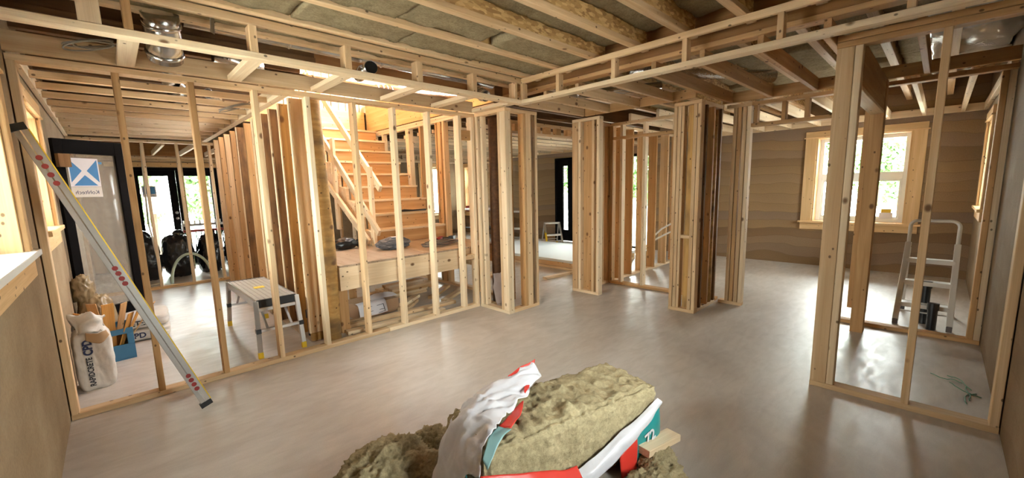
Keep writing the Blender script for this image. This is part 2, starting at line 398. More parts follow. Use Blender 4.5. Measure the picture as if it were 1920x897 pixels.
def text(parent, name, body, size, mat, loc, rot, ext=.0006, mirror=False, bold=0., xs=1.0):
    c = bpy.data.curves.new(name, 'FONT'); c.body = body; c.size = size; c.extrude = ext; c.align_x = 'CENTER'; c.align_y = 'CENTER'; c.offset = bold
    c.materials.append(mat); c.resolution_u = 4; q = bpy.data.objects.new(name, c); COL.objects.link(q)
    me = bpy.data.meshes.new_from_object(q.evaluated_get(bpy.context.evaluated_depsgraph_get())); bpy.data.objects.remove(q); me.name = name
    if not me.materials: me.materials.append(mat)
    o = bpy.data.objects.new(name, me); COL.objects.link(o); o.parent = parent; o.location = loc; o.rotation_euler = rot
    o.scale = (-xs if mirror else xs, 1, 1); return o
SW, SD = .038, .089     # stud section
# ================================================================== STRUCTURE
XL, YR, XF, YB = -.35, -.345, 8.555, 11.0
TH = .34; HT = 2.87
o = MB(); o.box(-.7, 8.9, -.7, 11.35, -.12, 0); tag(o.build('floor', CONC), kind='structure')
def wall(name, axis, pos, out, a0, a1, z1, holes, mat):
    """wall slab with rectangular openings. axis 'x' = plane x=pos; out = +-thickness; holes (a0,a1,z0,z1)"""
    As = sorted({a0, a1, *[h[0] for h in holes], *[h[1] for h in holes]}); Zs = sorted({0., z1, *[h[2] for h in holes], *[h[3] for h in holes]})
    m = MB()
    for i in range(len(As)-1):
        for j in range(len(Zs)-1):
            ca, cz = (As[i]+As[i+1])/2, (Zs[j]+Zs[j+1])/2
            if any(h[0] < ca < h[1] and h[2] < cz < h[3] for h in holes): continue
            p0, p1 = sorted((pos, pos+out))
            if axis == 'x': m.box(p0, p1, As[i], As[i+1], Zs[j], Zs[j+1])
            else: m.box(As[i], As[i+1], p0, p1, Zs[j], Zs[j+1])
    me = mesh_from(name, m.v, m.f, mat); bm = bmesh.new(); bm.from_mesh(me); bmesh.ops.remove_doubles(bm, verts=bm.verts, dist=1e-5)
    seen = {}
    for f in bm.faces: seen.setdefault(tuple(sorted(v.index for v in f.verts)), []).append(f)
    bmesh.ops.delete(bm, geom=[f for fs in seen.values() if len(fs) > 1 for f in fs], context='FACES'); bm.to_mesh(me); bm.free()
    return tag(link(name, me), kind='structure')
W1H = (.34, 1.47, .74, 2.12)          # far window
W2H = (2.15, 3.25, 1.17, 2.10); W3H = (4.2, 5.0, 1.22, 2.10)
W4H = (7.15, 7.95, 1.05, 2.10); FILL_W7H = (1.25, 2.05, .75, 1.85)
W5H = (10.15, 10.85, .68, 2.14); W6H = (7.0, 7.85, .62, 2.14)
D1H = (.30, 1.82, 0, 2.03); D2H = (6.2, 7.02, 0, 2.15); D3H = (4.26, 5.3, 0, 2.11)
wall('wall_left', 'x', XL, -TH, -.7, 11.34, HT, [W2H, W3H], EARTH)
wall('wall_right', 'y', YR, -TH, -.35, 8.9, HT, [W4H, FILL_W7H], EARTH_R)
wall('wall_far', 'x', XF, TH, -.345, 11.34, HT, [W1H, D2H, D3H, W5H], EARTH_FAR)
wall('wall_back', 'y', YB, TH, -.35, 8.555, HT, [D1H, W6H], EARTH)

def window(n, axis, pos, sgn, H, depth=.30, casing=.11, bar_z=None, stool=True, film=None):
    """axis plane, sgn = direction out of the room. Local helper B places boards in (a, depth, z)."""
    a0, a1, z0, z1 = H; s = structure('window_%d' % n)
    def B(name, aa, ab, da, db, za, zb, mat, par=s):
        d0_, d1_ = sorted((pos+sgn*da, pos+sgn*db))
        return bx(par, name, d0_, d1_, aa, ab, za, zb, mat) if axis == 'x' else bx(par, name, aa, ab, d0_, d1_, za, zb, mat)
    t = .02
    B('jamb', a0, a0+t, 0, depth, z0, z1, TRIM); B('jamb', a1-t, a1, 0, depth, z0, z1, TRIM)
    B('jamb_head', a0+t, a1-t, 0, depth, z1-t, z1, TRIM); B('stool', a0-casing-.03, a1+casing+.03, -.05, depth, z0-.02, z0+.012, TRIM if not film else WHITE)
    B('casing', a0-casing, a0, -.022, 0, z0, z1, TRIM); B('casing', a1, a1+casing, -.022, 0, z0, z1, TRIM)
    B('head_casing', a0-casing, a1+casing, -.026, 0, z1, z1+.10, TRIM); B('head_cap', a0-casing-.02, a1+casing+.02, -.034, 0, z1-.008, z1+.008, TRIM)
    B('apron', a0-casing, a1+casing, -.022, 0, z0-.13, z0-.02, TRIM)
    f0, f1 = depth-.09, depth-.02; w_ = .055
    i0, i1, j0, j1 = a0+t, a1-t, z0+.012, z1-t
    B('frame_stile', i0, i0+w_, f0, f1, j0, j1, WHITE); B('frame_stile', i1-w_, i1, f0, f1, j0, j1, WHITE)
    B('frame_rail', i0+w_, i1-w_, f0, f1, j0, j0+w_, WHITE); B('frame_rail', i0+w_, i1-w_, f0, f1, j1-w_, j1, WHITE)
    if bar_z: B('meeting_rail', i0+w_, i1-w_, f0, f1, bar_z-.055, bar_z+.055, WHITE)
    d_ = (f0+f1)/2
    for q0, q1 in ([(j0+w_, bar_z-.055), (bar_z+.055, j1-w_)] if bar_z else [(j0+w_, j1-w_)]):
        if bar_z and q0 < bar_z-.1:
            for e0, e1, y0, y1 in ((i0+w_, i0+w_+.03, q0, q1), (i1-w_-.03, i1-w_, q0, q1), (i0+w_+.03, i1-w_-.03, q0, q0+.03), (i0+w_+.03, i1-w_-.03, q1-.03, q1)):
                B('sash', e0, e1, f0+.01, f1-.01, y0, y1, WHITE)
        B('pane', i0+w_, i1-w_, d_-.003, d_+.003, q0, q1, GLASS)
    c = ((a0+a1)/2, (z0+z1)/2); P = pos+sgn*(depth+.05)
    return s, B
win1, B1 = window(1, 'x', XF, 1, W1H, bar_z=1.475, casing=.15)
lb = B1('sticker', .50, .62, .212, .214, .90, .96, YEL); lb2 = B1('sticker', .48, .64, .2125, .214, .80, .90, PAPER)
window(2, 'x', XL, -1, W2H, casing=.10, film=True); window(3, 'x', XL, -1, W3H, casing=.10)
window(4, 'y', YR, -1, W4H, casing=.10); window(5, 'x', XF, 1, W5H, casing=.08, bar_z=1.45); window(6, 'y', YB, 1, W6H, casing=.09)
window(7, 'y', YR, -1, FILL_W7H, casing=.10)  # unseen window, guessed in and sized to light the bale
# ---- doors
def door_leaf(s, axis, pos, a0, a1, z0, z1, ga, gb, gz0, gz1, name='leaf'):
    def B(nm, aa, ab, da, db, za, zb, mat, par):
        return bx(par, nm, pos+da, pos+db, aa, ab, za, zb, mat) if axis == 'x' else bx(par, nm, aa, ab, pos+da, pos+db, za, zb, mat)
    L = B(name, a0, ga, 0, .045, z0, z1, BLACKF, s)
    B('stile', gb, a1, 0, .045, z0, z1, BLACKF, s); B('bottom_rail', ga, gb, 0, .045, z0, gz0, BLACKF, s); B('top_rail', ga, gb, 0, .045, gz1, z1, BLACKF, s)
    B('pane', ga, gb, .018, .026, gz0, gz1, GLASS, s)
d1 = structure('door_1'); a0, a1, _, zt = D1H; py = YB+.05
for nm, x0, x1, z0, z1 in (('door_post', a0, a0+.06, 0, zt), ('door_post', a1-.06, a1, 0, zt), ('door_head', a0+.06, a1-.06, zt-.06, zt), ('threshold', a0+.06, a1-.06, 0, .03)):
    bx(d1, nm, x0, x1, YB+.0, YB+.14, z0, z1, BLACKF)
mid = (a0+a1)/2
door_leaf(d1, 'y', py, a0+.06, mid-.002, .03, zt-.06, a0+.17, mid-.13, .25, zt-.17, 'door_leaf')
door_leaf(d1, 'y', py, mid+.002, a1-.06, .03, zt-.06, mid+.13, a1-.17, .25, zt-.17, 'door_leaf')
for z in (.98, 1.10):
    m = MB(); m.tube([(mid-.06, py-.06, z), (mid-.06, py, z)], [.03, .026], 12); m.build('door_knob', ALU, d1, smooth=True)
bx(d1, 'glass_sticker', a0+.2, a0+.42, py+.012, py+.017, 1.44, 1.66, PAPER); bx(d1, 'sticker_print', a0+.22, a0+.30, py+.008, py+.011, 1.50, 1.64, plain('blue_print', (.05, .22, .5), .5)); bx(d1, 'sticker_print', a0+.33, a0+.40, py+.008, py+.011, 1.50, 1.64, plain('blue_print', (.05, .22, .5), .5))
bx(d1, 'header_trim', a0-.3, a1+.3, YB-.03, YB, zt+.01, zt+.10, TRIM)
d2 = structure('door_2'); a0, a1, _, zt = D2H
for nm, y0, y1, z0, z1 in (('door_post', a0, a0+.05, 0, zt), ('door_post', a1-.06, a1, 0, zt), ('door_head', a0+.05, a1-.06, zt-.06, zt)):
    bx(d2, nm, XF-.01, XF+.12, y0, y1, z0, z1, BLACKF)
door_leaf(d2, 'x', XF+.03, a0+.05, a1-.06, .01, zt-.06, a0+.43, a1-.24, .30, zt-.20, 'door_leaf')
d3 = structure('door_3'); a0, a1, _, zt = D3H
for nm, y0, y1, z0, z1 in (('door_post', a0, a0+.10, 0, zt), ('door_post', a1-.08, a1, 0, zt), ('door_head', a0+.10, a1-.08, zt-.06, zt), ('threshold', a0+.1, a1-.08, 0, .03)):
    bx(d3, nm, XF-.01, XF+.12, y0, y1, z0, z1, BLACKF)
bx(d3, 'pane', XF+.05, XF+.058, a0+.10, a1-.08, .03, zt-.06, GLASS)
# portals
for nm, loc, nrm, a, b in (('portal_far', (XF+TH+.02, .905, 1.43), (-1, 0, 0), 1.2, 1.5), ('portal_left', (XL-TH-.02, 2.7, 1.63), (1, 0, 0), 1.2, 1.0), ('portal_left_small', (XL-TH-.02, 4.6, 1.66), (1, 0, 0), .9, .95),
        ('portal_near', (1.65, YR-TH-.02, 1.3), (0, 1, 0), .85, 1.15), ('portal_bath', (7.55, YR-TH-.02, 1.57), (0, 1, 0), .9, 1.1), ('portal_french', (1.06, YB+TH+.02, 1.02), (0, -1, 0), 1.6, 2.1),
        ('portal_terrace', (XF+TH+.02, 4.78, 1.05), (-1, 0, 0), 1.1, 2.2), ('portal_slim', (XF+TH+.02, 6.6, 1.08), (-1, 0, 0), .9, 2.2), ('portal_kitchen', (7.42, YB+TH+.02, 1.4), (0, -1, 0), .9, 1.6), ('portal_corner', (XF+TH+.02, 10.5, 1.4), (-1, 0, 0), .8, 1.6),
        ('portal_stair', (4.26, 5.55, 3.87), (-1, 0, 0), 3.3, 1.15)):
    portal(nm, loc, nrm, a, b)
# ================================================================== CEILING
ceil = structure('ceiling')
SWX0, SWX1, SWY0, SWY1 = 1.45, 3.64, 3.95, 7.45
m = MB()
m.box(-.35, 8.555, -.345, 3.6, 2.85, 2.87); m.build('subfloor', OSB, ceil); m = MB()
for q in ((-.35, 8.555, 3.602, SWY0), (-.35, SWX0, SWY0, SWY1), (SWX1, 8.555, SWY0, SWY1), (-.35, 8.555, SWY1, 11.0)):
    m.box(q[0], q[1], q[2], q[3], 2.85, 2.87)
m.build('subfloor', SHADEJ, ceil)
JY = [.22+.4*k for k in range(9)]
fl_cache = {}
def ijoist(x0, x1, y, z=2.55, wood_=PINE, web_=OSB):
    j = bx(ceil, 'joist', x0, x1, y-.031, y+.031, z, z+.038, wood_)
    wb = lumber_mesh(x1-x0, .011, .225, web_); link('web', wb, j, (0, 0, .019+.1125))
    link('top_flange', lumber_mesh(x1-x0, .062, .037, wood_), j, (0, 0, .019+.225+.0185))
for y in JY: ijoist(-.34, 3.43, y)
for y in [.02+.4*k for k in range(9)]: ijoist(3.56, 8.54, y)
for k in range(12): ijoist(-.34, 1.42, 3.82+.4*k, 2.55, SHADEJ, SHADEJ)
for k in range(14): ijoist(3.66, 8.54, 4.2+.48*k, 2.55, SHADEJ, SHADEJ)
bx(ceil, 'beam', 3.45, 3.54, -.34, 3.6, 2.50, 2.85, LVL); bx(ceil, 'beam_flange', 3.44, 3.55, -.34, 3.6, 2.462, 2.499, WARM)
bx(ceil, 'stair_header', 1.45, 3.6, 3.90, 3.945, 2.55, 2.85, LVL)
# insulation batts between the joists
def batt(x0, x1, y0, y1, zb, seed):
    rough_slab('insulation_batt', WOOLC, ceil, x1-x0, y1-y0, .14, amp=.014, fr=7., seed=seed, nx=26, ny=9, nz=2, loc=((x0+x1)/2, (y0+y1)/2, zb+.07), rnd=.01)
xs = [-.33, .85, 1.62, 2.35, 3.38]
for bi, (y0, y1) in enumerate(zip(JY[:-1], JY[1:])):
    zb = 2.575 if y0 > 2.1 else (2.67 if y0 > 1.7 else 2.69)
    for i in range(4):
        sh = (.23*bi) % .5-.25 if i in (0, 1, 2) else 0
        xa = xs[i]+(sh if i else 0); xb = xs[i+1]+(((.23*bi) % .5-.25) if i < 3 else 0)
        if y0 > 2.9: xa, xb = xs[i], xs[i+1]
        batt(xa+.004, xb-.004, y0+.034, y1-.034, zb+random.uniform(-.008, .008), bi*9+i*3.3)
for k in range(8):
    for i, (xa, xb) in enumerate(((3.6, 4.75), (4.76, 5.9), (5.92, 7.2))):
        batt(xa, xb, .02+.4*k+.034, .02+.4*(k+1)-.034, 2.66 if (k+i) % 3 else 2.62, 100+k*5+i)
# clear vapour film over the batts in the far right corner
rows = [[(4.2+i*.55, -.33+j*.17, 2.60+.03*math.sin(i*1.7+j)) for j in range(4)] for i in range(6)]
sheet('vapour_film', rows, VAPOR, ceil, sub=5, wr=.03, fr=5., thick=.001, seed=3)
# upper storey around the stairwell (unseen roof and side opening added to set the stair light)
up = thing('upper_stud_wall', 'pale upright boards of the upper storey wall glimpsed above the stairs', 'stud wall', (2.5, SWY1, 2.87))
for i in range(17):
    bx(up, 'board', SWX0+.02+i*.128, SWX0+.02+i*.128+.115, SWY1+.01+random.uniform(0, .02), SWY1+.05, 2.88, 4.5, PALE)
ob = MB(); ob.box(SWX0-.5, SWX1+.6, SWY1+.10, SWY1+.14, 2.87, 4.6); ob.box(SWX0-.5, SWX0-.46, 3.6, SWY1+.1, 2.87, 4.6); ob.box(SWX0-.5, SWX1+.6, 3.5, 3.54, 2.87, 4.6); ob.box(SWX0-.5, SWX1+.6, 3.5, SWY1+.14, 4.6, 4.64)
for q in ((3.6, SWY1+.1, 2.87, 3.3), (3.6, SWY1+.1, 4.45, 4.6), (3.6, 3.9, 3.3, 4.45), (7.2, SWY1+.1, 3.3, 4.45)): ob.box(SWX1+.55, SWX1+.59, *q)
tag(ob.build('upper_light_shell', PALE), kind='structure')
rim = thing('stairwell_rim', 'tall yellow plywood rim board lining the stairwell opening above the stud wall', 'rim board', (3.6, 5.7, 2.5))
bx(rim, 'rim_panel', 3.612, 3.632, 3.96, 5.6, 2.51, 2.99, YPLY); bx(rim, 'rim_panel', 3.612, 3.632, 5.605, 7.44, 2.51, 2.99, YPLY)
bx(rim, 'rim_panel', 1.46, 3.57, 7.42, 7.44, 2.55, 2.87, YPLY); bx(rim, 'edge_cap', 3.61, 3.69, 3.96, 7.44, 2.992, 3.03, PALE)
# ================================================================== DROPPED SOFFITS
ZS = 2.30
sL = thing('soffit_frame', 'ladder-like pine soffit frame hung above the stud wall with the log post', 'soffit frame', (1.4, 3.06, ZS))
bx(sL, 'lower_rail', XL+.005, 3.20, 3.062, 3.15, ZS, ZS+SW, PALE); bx(sL, 'upper_rail', XL+.005, 3.20, 3.062, 3.10, 2.50, 2.548, PINE)
for x0, x1, mt in ((-.01, .079, PALE), (.165, .203, WARM), (.755, .80, PINE), (1.36, 1.41, PINE), (1.965, 2.02, PINE), (2.56, 2.61, PINE), (3.11, 3.148, PINE)):
    bx(sL, 'cripple', x0, x1, 3.064, 3.064+.089 if x1-x0 < .07 else 3.064+.038, ZS+SW+.001, 2.499, mt)
bx(sL, 'ledger', XL+.005, 3.13, 3.765, 3.803, 2.305, 2.420, PINE)
for x0 in (.137, .75, 1.35, 1.985, 2.56):
    bx(sL, 'cross_block', x0, x0+.089, 3.151, 3.764, ZS+.001, ZS+SW, PALE)
bx(sL, 'cross_block', 3.10, 3.19, 3.151, 3.75, ZS+.001, ZS+SW+.002, PALE)
sR = thing('soffit_frame', 'ladder-like pine soffit frame running to the stud wall beside the right earth wall', 'soffit frame', (3.19, 1.4, ZS))
bx(sR, 'lower_rail', 3.202, 3.29, YR+.005, 3.15, ZS, ZS+SW, PALE); bx(sR, 'upper_rail', 3.205, 3.243, YR+.005, 3.10, 2.50, 2.548, PINE)
for y in (3.09, 2.62, 2.02, 1.42, .815, .215):
    bx(sR, 'cripple', 3.206, 3.206+.07, y-.045, y-.007, ZS+SW+.001, 2.499, PINE)
bx(sR, 'ledger', 3.30, 4.44, 3.16, 3.198, 2.305, 2.40, PINE)
for y in (2.82, 2.43, 2.05, 1.674, 1.297, .919, .56, .16):
    xe = 4.445 if y > 1.8 else 5.085
    bx(sR, 'soffit_joist', 3.291 if y > .3 else 3.552, xe, y-.019, y+.019, ZS, ZS+(.092 if y > 1.8 else .115), PINE if y > 1.8 else WARM)
bx(sR, 'ledger', 4.446, 4.484, 1.80, 3.158, 2.305, 2.40, WARM); bx(sR, 'ledger', 5.087, 5.125, YR+.01, 1.76, 2.305, 2.41, WARM)
# ================================================================== STUD WALLS
def frame(name, label, loc): return thing(name, label, 'stud wall', loc)
ST = 2.262
w1 = frame('stud_wall', 'long bare stud wall with landing behind it and level leaning beside it', (1.4, 3.85, 0))
y0, y1 = 3.807, 3.896
bx(w1, 'bottom_plate', XL+.005, 1.95, y0, y1, 0, SW, PINE); bx(w1, 'bottom_plate', 1.952, 3.17, y0, y1, 0, SW, PALE)
bx(w1, 'top_plate', XL+.005, 3.17, y0, y1, ST, ZS, PINE)
bx(w1, 'stud', XL+.006, XL+.006+SW, y0, y1, SW, ST, PINE)
for i, xr in enumerate((.142, .544, .954, 1.351, 1.76, 2.168, 2.574, 2.98)):
    bx(w1, 'stud', xr-SW, xr, y0, y1, SW, ST, (WARM, WARM, PINE, PALE, PINE, PALE, PALE, PALE)[i])
bx(w1, 'stud', 3.13, 3.17, y0, y1, SW, ST, PALE)
bx(w1, 'blocking', 2.985, 3.125, y0+.02, y1-.02, .60, .66, PINE); bx(w1, 'blocking', 2.985, 3.128, y0+.02, y1-.03, 2.0, 2.11, WARM)
# boxed-out column at the end of that wall
wc = frame('column_frame', 'boxed-out corner of studs around a dark post at the stud wall end', (3.43, 3.5, 0))
bx(wc, 'bottom_plate', 3.175, 3.264, 3.29, 3.80, 0, SW, PALE); bx(wc, 'bottom_plate', 3.266, 3.69, 3.29, 3.379, 0, SW, PINE); bx(wc, 'bottom_plate', 3.266, 3.69, 3.70, 3.79, 0, SW, PINE)
bx(wc, 'top_plate', 3.175, 3.264, 3.29, 3.80, ST, ZS, PINE); bx(wc, 'top_plate', 3.266, 3.69, 3.29, 3.379, ST, ZS, PINE)
for q in ((3.175, 3.264, 3.755, 3.795, PALE), (3.20, 3.264, 3.70, 3.738, PALE), (3.175, 3.213, 3.292, 3.379, PALE), (3.214, 3.264, 3.293, 3.379, PALE), (3.175, 3.264, 3.381, 3.419, PINE),
          (3.46, 3.498, 3.29, 3.379, WARM), (3.50, 3.585, 3.29, 3.328, PINE), (3.587, 3.62, 3.29, 3.379, OLD), (3.652, 3.69, 3.29, 3.379, PINE), (3.652, 3.69, 3.70, 3.789, WARM)):
    bx(wc, 'stud', q[0], q[1], q[2], q[3], SW, ST, q[4])
dp = thing('timber_post', 'dark brown rough timber post standing inside the boxed stud corner', 'post', (3.41, 3.73, 0))
m = MB(); m.tube([(3.41, 3.73, .039+z) for z in (0, .5, 1.1, 1.7, 2.22)], [.07, .068, .072, .066, .068], 10); m.build('post_shaft', DARKW, dp, loc=(-3.41, -3.73, 0), smooth=True)
rows = [[(3.275+.065*j+.004*i, 3.665-.06*j, .02+.13*i) for j in range(3)] for i in range(4)]
rows = [[(p[0]+(.03 if i == 0 else 0), p[1]-(.02 if i == 0 else 0), p[2]) for p in r] for i, r in enumerate(rows)]
tag(sheet('plastic_sheet', rows, CLEARP, None, sub=5, wr=.02, fr=12, thick=.002, seed=8), 'crumpled mauve-grey plastic film tucked round the foot of the dark post', 'plastic film')
# log post
lp = thing('log_post', 'round peeled log post with bark stains standing between two studs', 'post', (1.435, 3.99, 0))
m = MB(); m.tube([(.012*math.sin(z*2.2), .008*math.cos(z*3), z) for z in [.002+.285*i for i in range(9)]], [.082, .079, .08, .078, .08, .077, .079, .078, .077], 16); m.build('log_shaft', LOG, lp, smooth=True)
# stair side wall running back from it
ws = frame('stud_wall', 'weathered deep-stud wall running back beside the work platform', (1.34, 5.9, 0))
bx(ws, 'bottom_plate', 1.27, 1.41, 4.10, 8.2, 0, .012, GREYW)
for i, y in enumerate((4.10, 4.42, 4.74, 5.06, 5.44, 5.84, 6.24, 6.64, 7.04, 7.44, 7.84)):
    mt = (PINE, LOG, OLD, OLD, OLD, WARM, OLD, WARM, PINE, WARM, PINE)[i]
    zb = .09 if i == 0 else .013
    bx(ws, 'stud', 1.275, 1.41, y, y+.038, zb, 2.295, mt)
    if i in (0, 1, 2, 3, 4, 6): bx(ws, 'lit_stud_edge', 1.262, 1.274, y, y+.038, zb, 2.295, PALE)  # pale strip paints window light on the stud's narrow edge
bx(ws, 'post_block', 1.28, 1.40, 4.09, 4.15, .013, .089, LOG)
# dropped ceiling of the left room
dl = thing('dropped_ceiling_frame', 'open grid of pale joists hung across the room with the leaning glass door', 'ceiling joists', (.4, 6.0, ZS))
bx(dl, 'ledger', XL+.005, XL+.043, 3.90, 8.30, ZS, ZS+.089, PALE)
bx(dl, 'ledger', 1.19, 1.262, 3.90, 8.30, ZS, ZS+.038, PALE); bx(dl, 'ledger_board', 1.225, 1.262, 3.90, 8.30, ZS+.039, ZS+.14, PALE)
for k in range(11):
    y = 4.08+.4*k; bx(dl, 'joist', XL+.044, 1.188, y-.019, y+.019, ZS+.001, ZS+.052, PINE if k < 6 else PALE)
bx(dl, 'joist_stub', 1.0, 1.188, 3.91, 3.948, ZS+.001, ZS+.09, PINE)
# far partition of the left room
wf = frame('stud_wall', 'short stud wall in front of the black rubbish bags', (.6, 8.37, 0))
bx(wf, 'bottom_plate', XL+.01, 1.62, 8.33, 8.419, 0, SW, TRIM); bx(wf, 'top_plate', XL+.01, 1.62, 8.33, 8.419, ST, ZS, PALE)
for x0, x1, mt in ((-.33, -.29, PINE), (.43, .468, PALE), (.845, .883, PALE), (1.27, 1.308, PALE), (1.47, 1.508, PALE), (1.51, 1.60, PALE)):
    bx(wf, 'stud', x0, x1, 8.33, 8.419, SW+.001, ST-.001, mt)
bx(wf, 'stud', 1.06, 1.098, 10.15, 10.239, 0.0, 2.18, PINE)
bk = thing('dropped_ceiling_frame', 'short joists over the black french doors ending on a doubled ledger', 'ceiling joists', (.6, 9.7, 2.2))
for k in range(6): bx(bk, 'joist', -.15+.42*k, -.112+.42*k, 8.43, 10.55, 2.235, 2.32, PALE)
bx(bk, 'rim_board', XL+.01, 2.0, 10.555, 10.593, 2.225, 2.50, LVL); bx(bk, 'ledger', XL+.01, 3.6, 10.75, 10.80, 2.19, 2.228, PALE); bx(bk, 'ledger', XL+.01, 3.6, 10.80, 10.838, 2.14, 2.186, PINE)
# studs and posts beyond the stair
wx = frame('stud_wall', 'inner stud wall right of the stairs carrying the plywood rim', (3.66, 5.7, 0))
bx(wx, 'bottom_plate', 3.62, 3.709, 4.05, 7.3, 0, SW, PINE); bx(wx, 'top_plate', 3.62, 3.709, 3.95, 7.40, 2.42, 2.458, PALE); bx(wx, 'top_plate', 3.62, 3.709, 3.95, 7.40, 2.46, 2.498, PALE)
for i, (a, b_) in enumerate(((6.86, 6.90), (6.0, 6.10), (5.22, 5.26), (5.12, 5.20), (5.04, 5.08), (4.72, 4.80), (4.40, 4.44), (7.2, 7.24), (5.66, 5.70))):
    bx(wx, 'stud', 3.62, 3.709, a, b_, SW+.001, 2.419, (PALE, PALE, WARM, WARM, PINE, PALE, PALE, PALE, WARM)[i])
wy = frame('stud_wall', 'row of studs at the left rear seen past the weathered wall', (1.9, 8.25, 0))
bx(wy, 'bottom_plate', 1.75, 3.6, 8.2, 8.289, 0, SW, WARM); bx(wy, 'top_plate', 1.70, 3.6, 8.2, 8.289, ST, ZS, PALE)
for i, x in enumerate((1.76, 1.90, 2.15, 2.5, 2.9, 3.3, 3.56)): bx(wy, 'stud', x, x+.038, 8.2, 8.289, SW+.001, ST-.001, (WARM, PINE, WARM, PALE, PINE, WARM, PALE)[i])
# ================================================================== ALCOVE WALLS
wa = frame('stud_wall', 'cluster of studs forming the left cheek of the stud alcove', (4.57, 3.2, 0))
for nm, z0, z1 in (('bottom_plate', 0, SW), ('top_plate', ST, ZS)):
    bx(wa, nm, 4.53, 4.619, 3.0, 3.42, z0, z1, PALE); bx(wa, nm, 4.621, 5.24, 3.30, 3.389, z0, z1, PINE)
for q in ((4.53, 4.568, 3.33, 3.42, PINE), (4.571, 4.61, 3.33, 3.419, PINE), (4.53, 4.619, 3.285, 3.323, PALE), (4.59, 4.619, 3.12, 3.28, WARM), (4.53, 4.619, 3.075, 3.113, PINE), (4.53, 4.619, 3.0, 3.038, PALE), (4.56, 4.619, 3.04, 3.072, WARM),
          (4.95, 4.988, 3.30, 3.389, PINE), (5.08, 5.118, 3.30, 3.389, WARM), (5.2, 5.238, 3.30, 3.389, WARM)):
    bx(wa, 'stud', q[0], q[1], q[2], q[3], SW+.001, ST-.001, q[4])
wb = frame('stud_wall', 'stud wall with flat header across the back of the alcove', (5.3, 2.6, 0))
bx(wb, 'bottom_plate', 5.25, 5.339, 1.80, 3.42, 0, SW, WARM); bx(wb, 'top_plate', 5.25, 5.339, 1.80, 3.42, ST, ZS, PINE)
bx(wb, 'header', 5.25, 5.339, 2.24, 3.25, 2.07, 2.108, WARM)
for a, b_, mt in ((3.253, 3.291, WARM), (3.293, 3.331, WARM), (2.20, 2.238, WARM), (2.16, 2.198, PINE), (2.06, 2.098, PINE), (1.95, 1.988, WARM)):
    bx(wb, 'stud', 5.25, 5.339, a, b_, SW+.001, ST-.001, mt)
for a in (3.10, 2.76, 2.36): bx(wb, 'cripple', 5.25, 5.339, a, a+.038, 2.109, ST-.001, PALE)
bx(wb, 'stud', 5.25, 5.339, 2.76, 2.798, SW+.001, 2.069, PALE); bx(wb, 'stud', 5.25, 5.339, 3.10, 3.138, SW+.001, 2.069, PALE); bx(wb, 'stud', 5.25, 5.339, 2.242, 2.262, SW+.001, 2.069, PALE)
wd = frame('stud_wall', 'plumbing stud wall beyond the alcove with white pipes rising behind', (6.2, 3.35, 0))
bx(wd, 'bottom_plate', 5.36, 7.6, 3.30, 3.389, 0, SW, PALE); bx(wd, 'top_plate', 5.36, 7.6, 3.30, 3.389, ST, ZS, PALE)
for i, x in enumerate((5.44, 5.80, 6.18, 6.56, 6.98, 7.4)): bx(wd, 'stud', x, x+.038, 3.25, 3.389, SW+.001, ST-.001, (WARM, WARM, PINE, WARM, PINE, WARM)[i])
wg = frame('stud_wall', 'cluster of studs and plank forming the right cheek of the alcove', (4.6, 1.92, 0))
for nm, z0, z1 in (('bottom_plate', 0, SW), ('top_plate', ST, ZS)):
    bx(wg, nm, 4.55, 4.639, 1.775, 2.065, z0, z1, PINE); bx(wg, nm, 4.641, 5.16, 1.775, 1.864, z0, z1, PALE); bx(wg, nm, 5.2, 5.289, 1.50, 1.75, z0, z1, PINE)
for q in ((4.55, 4.639, 2.027, 2.065, PINE), (4.555, 4.639, 1.987, 2.025, PINE), (4.56, 4.639, 1.955, 1.985, PINE), (4.60, 4.639, 1.86, 1.93, LOG), (4.55, 4.639, 1.818, 1.856, PINE), (4.55, 4.639, 1.775, 1.813, PINE),
          (4.70, 4.738, 1.775, 1.864, OLD), (4.90, 4.938, 1.775, 1.864, WARM), (5.12, 5.158, 1.775, 1.864, OLD), (5.2, 5.289, 1.64, 1.678, PINE), (5.2, 5.289, 1.595, 1.633, WARM), (5.2, 5.289, 1.545, 1.583, PINE), (5.2, 5.289, 1.50, 1.538, PALE)):
    bx(wg, 'stud', q[0], q[1], q[2], q[3], SW+.001, ST-.001, q[4])
bx(wg, 'blocking', 4.56, 4.639, 1.86, 1.953, .835, .873, PINE)
m = MB(); m.tube([(5.03, 1.83, .04+z) for z in (0, .7, 1.4, 2.2)], [.055, .052, .054, .052], 12); m.build('round_stud', LOG, wg, loc=(-4.6, -1.92, 0), smooth=True)
gb = MB(); gb.box(4.70, 4.72, 1.9, 1.98, .9, 2.0); gb.build('steel_plate', GREYM, wg, loc=(-4.6, -1.92, 0))
# wall with wide opening towards the far window
wh = frame('stud_wall', 'wide cased opening with short cripples over it facing the far window', (5.24, .6, 0))
bx(wh, 'header', 5.2, 5.289, .60, 1.498, 2.035, 2.073, WARM); bx(wh, 'top_plate', 5.2, 5.289, YR+.005, 1.498, ST, ZS, WARM)
for a in (1.44, 1.18, .98, .66): bx(wh, 'cripple', 5.2, 5.289, a, a+.038, 2.074, ST-.001, WARM)
bx(wh, 'bottom_plate', 5.25, 5.339, YR+.005, .62, 0, SW, WARM)
bx(wh, 'stud', 5.25, 5.339, YR+.006, YR+.044, SW+.001, ST-.001, PALE); bx(wh, 'stud', 5.25, 5.339, YR+.046, YR+.084, SW+.001, ST-.001, WARM)
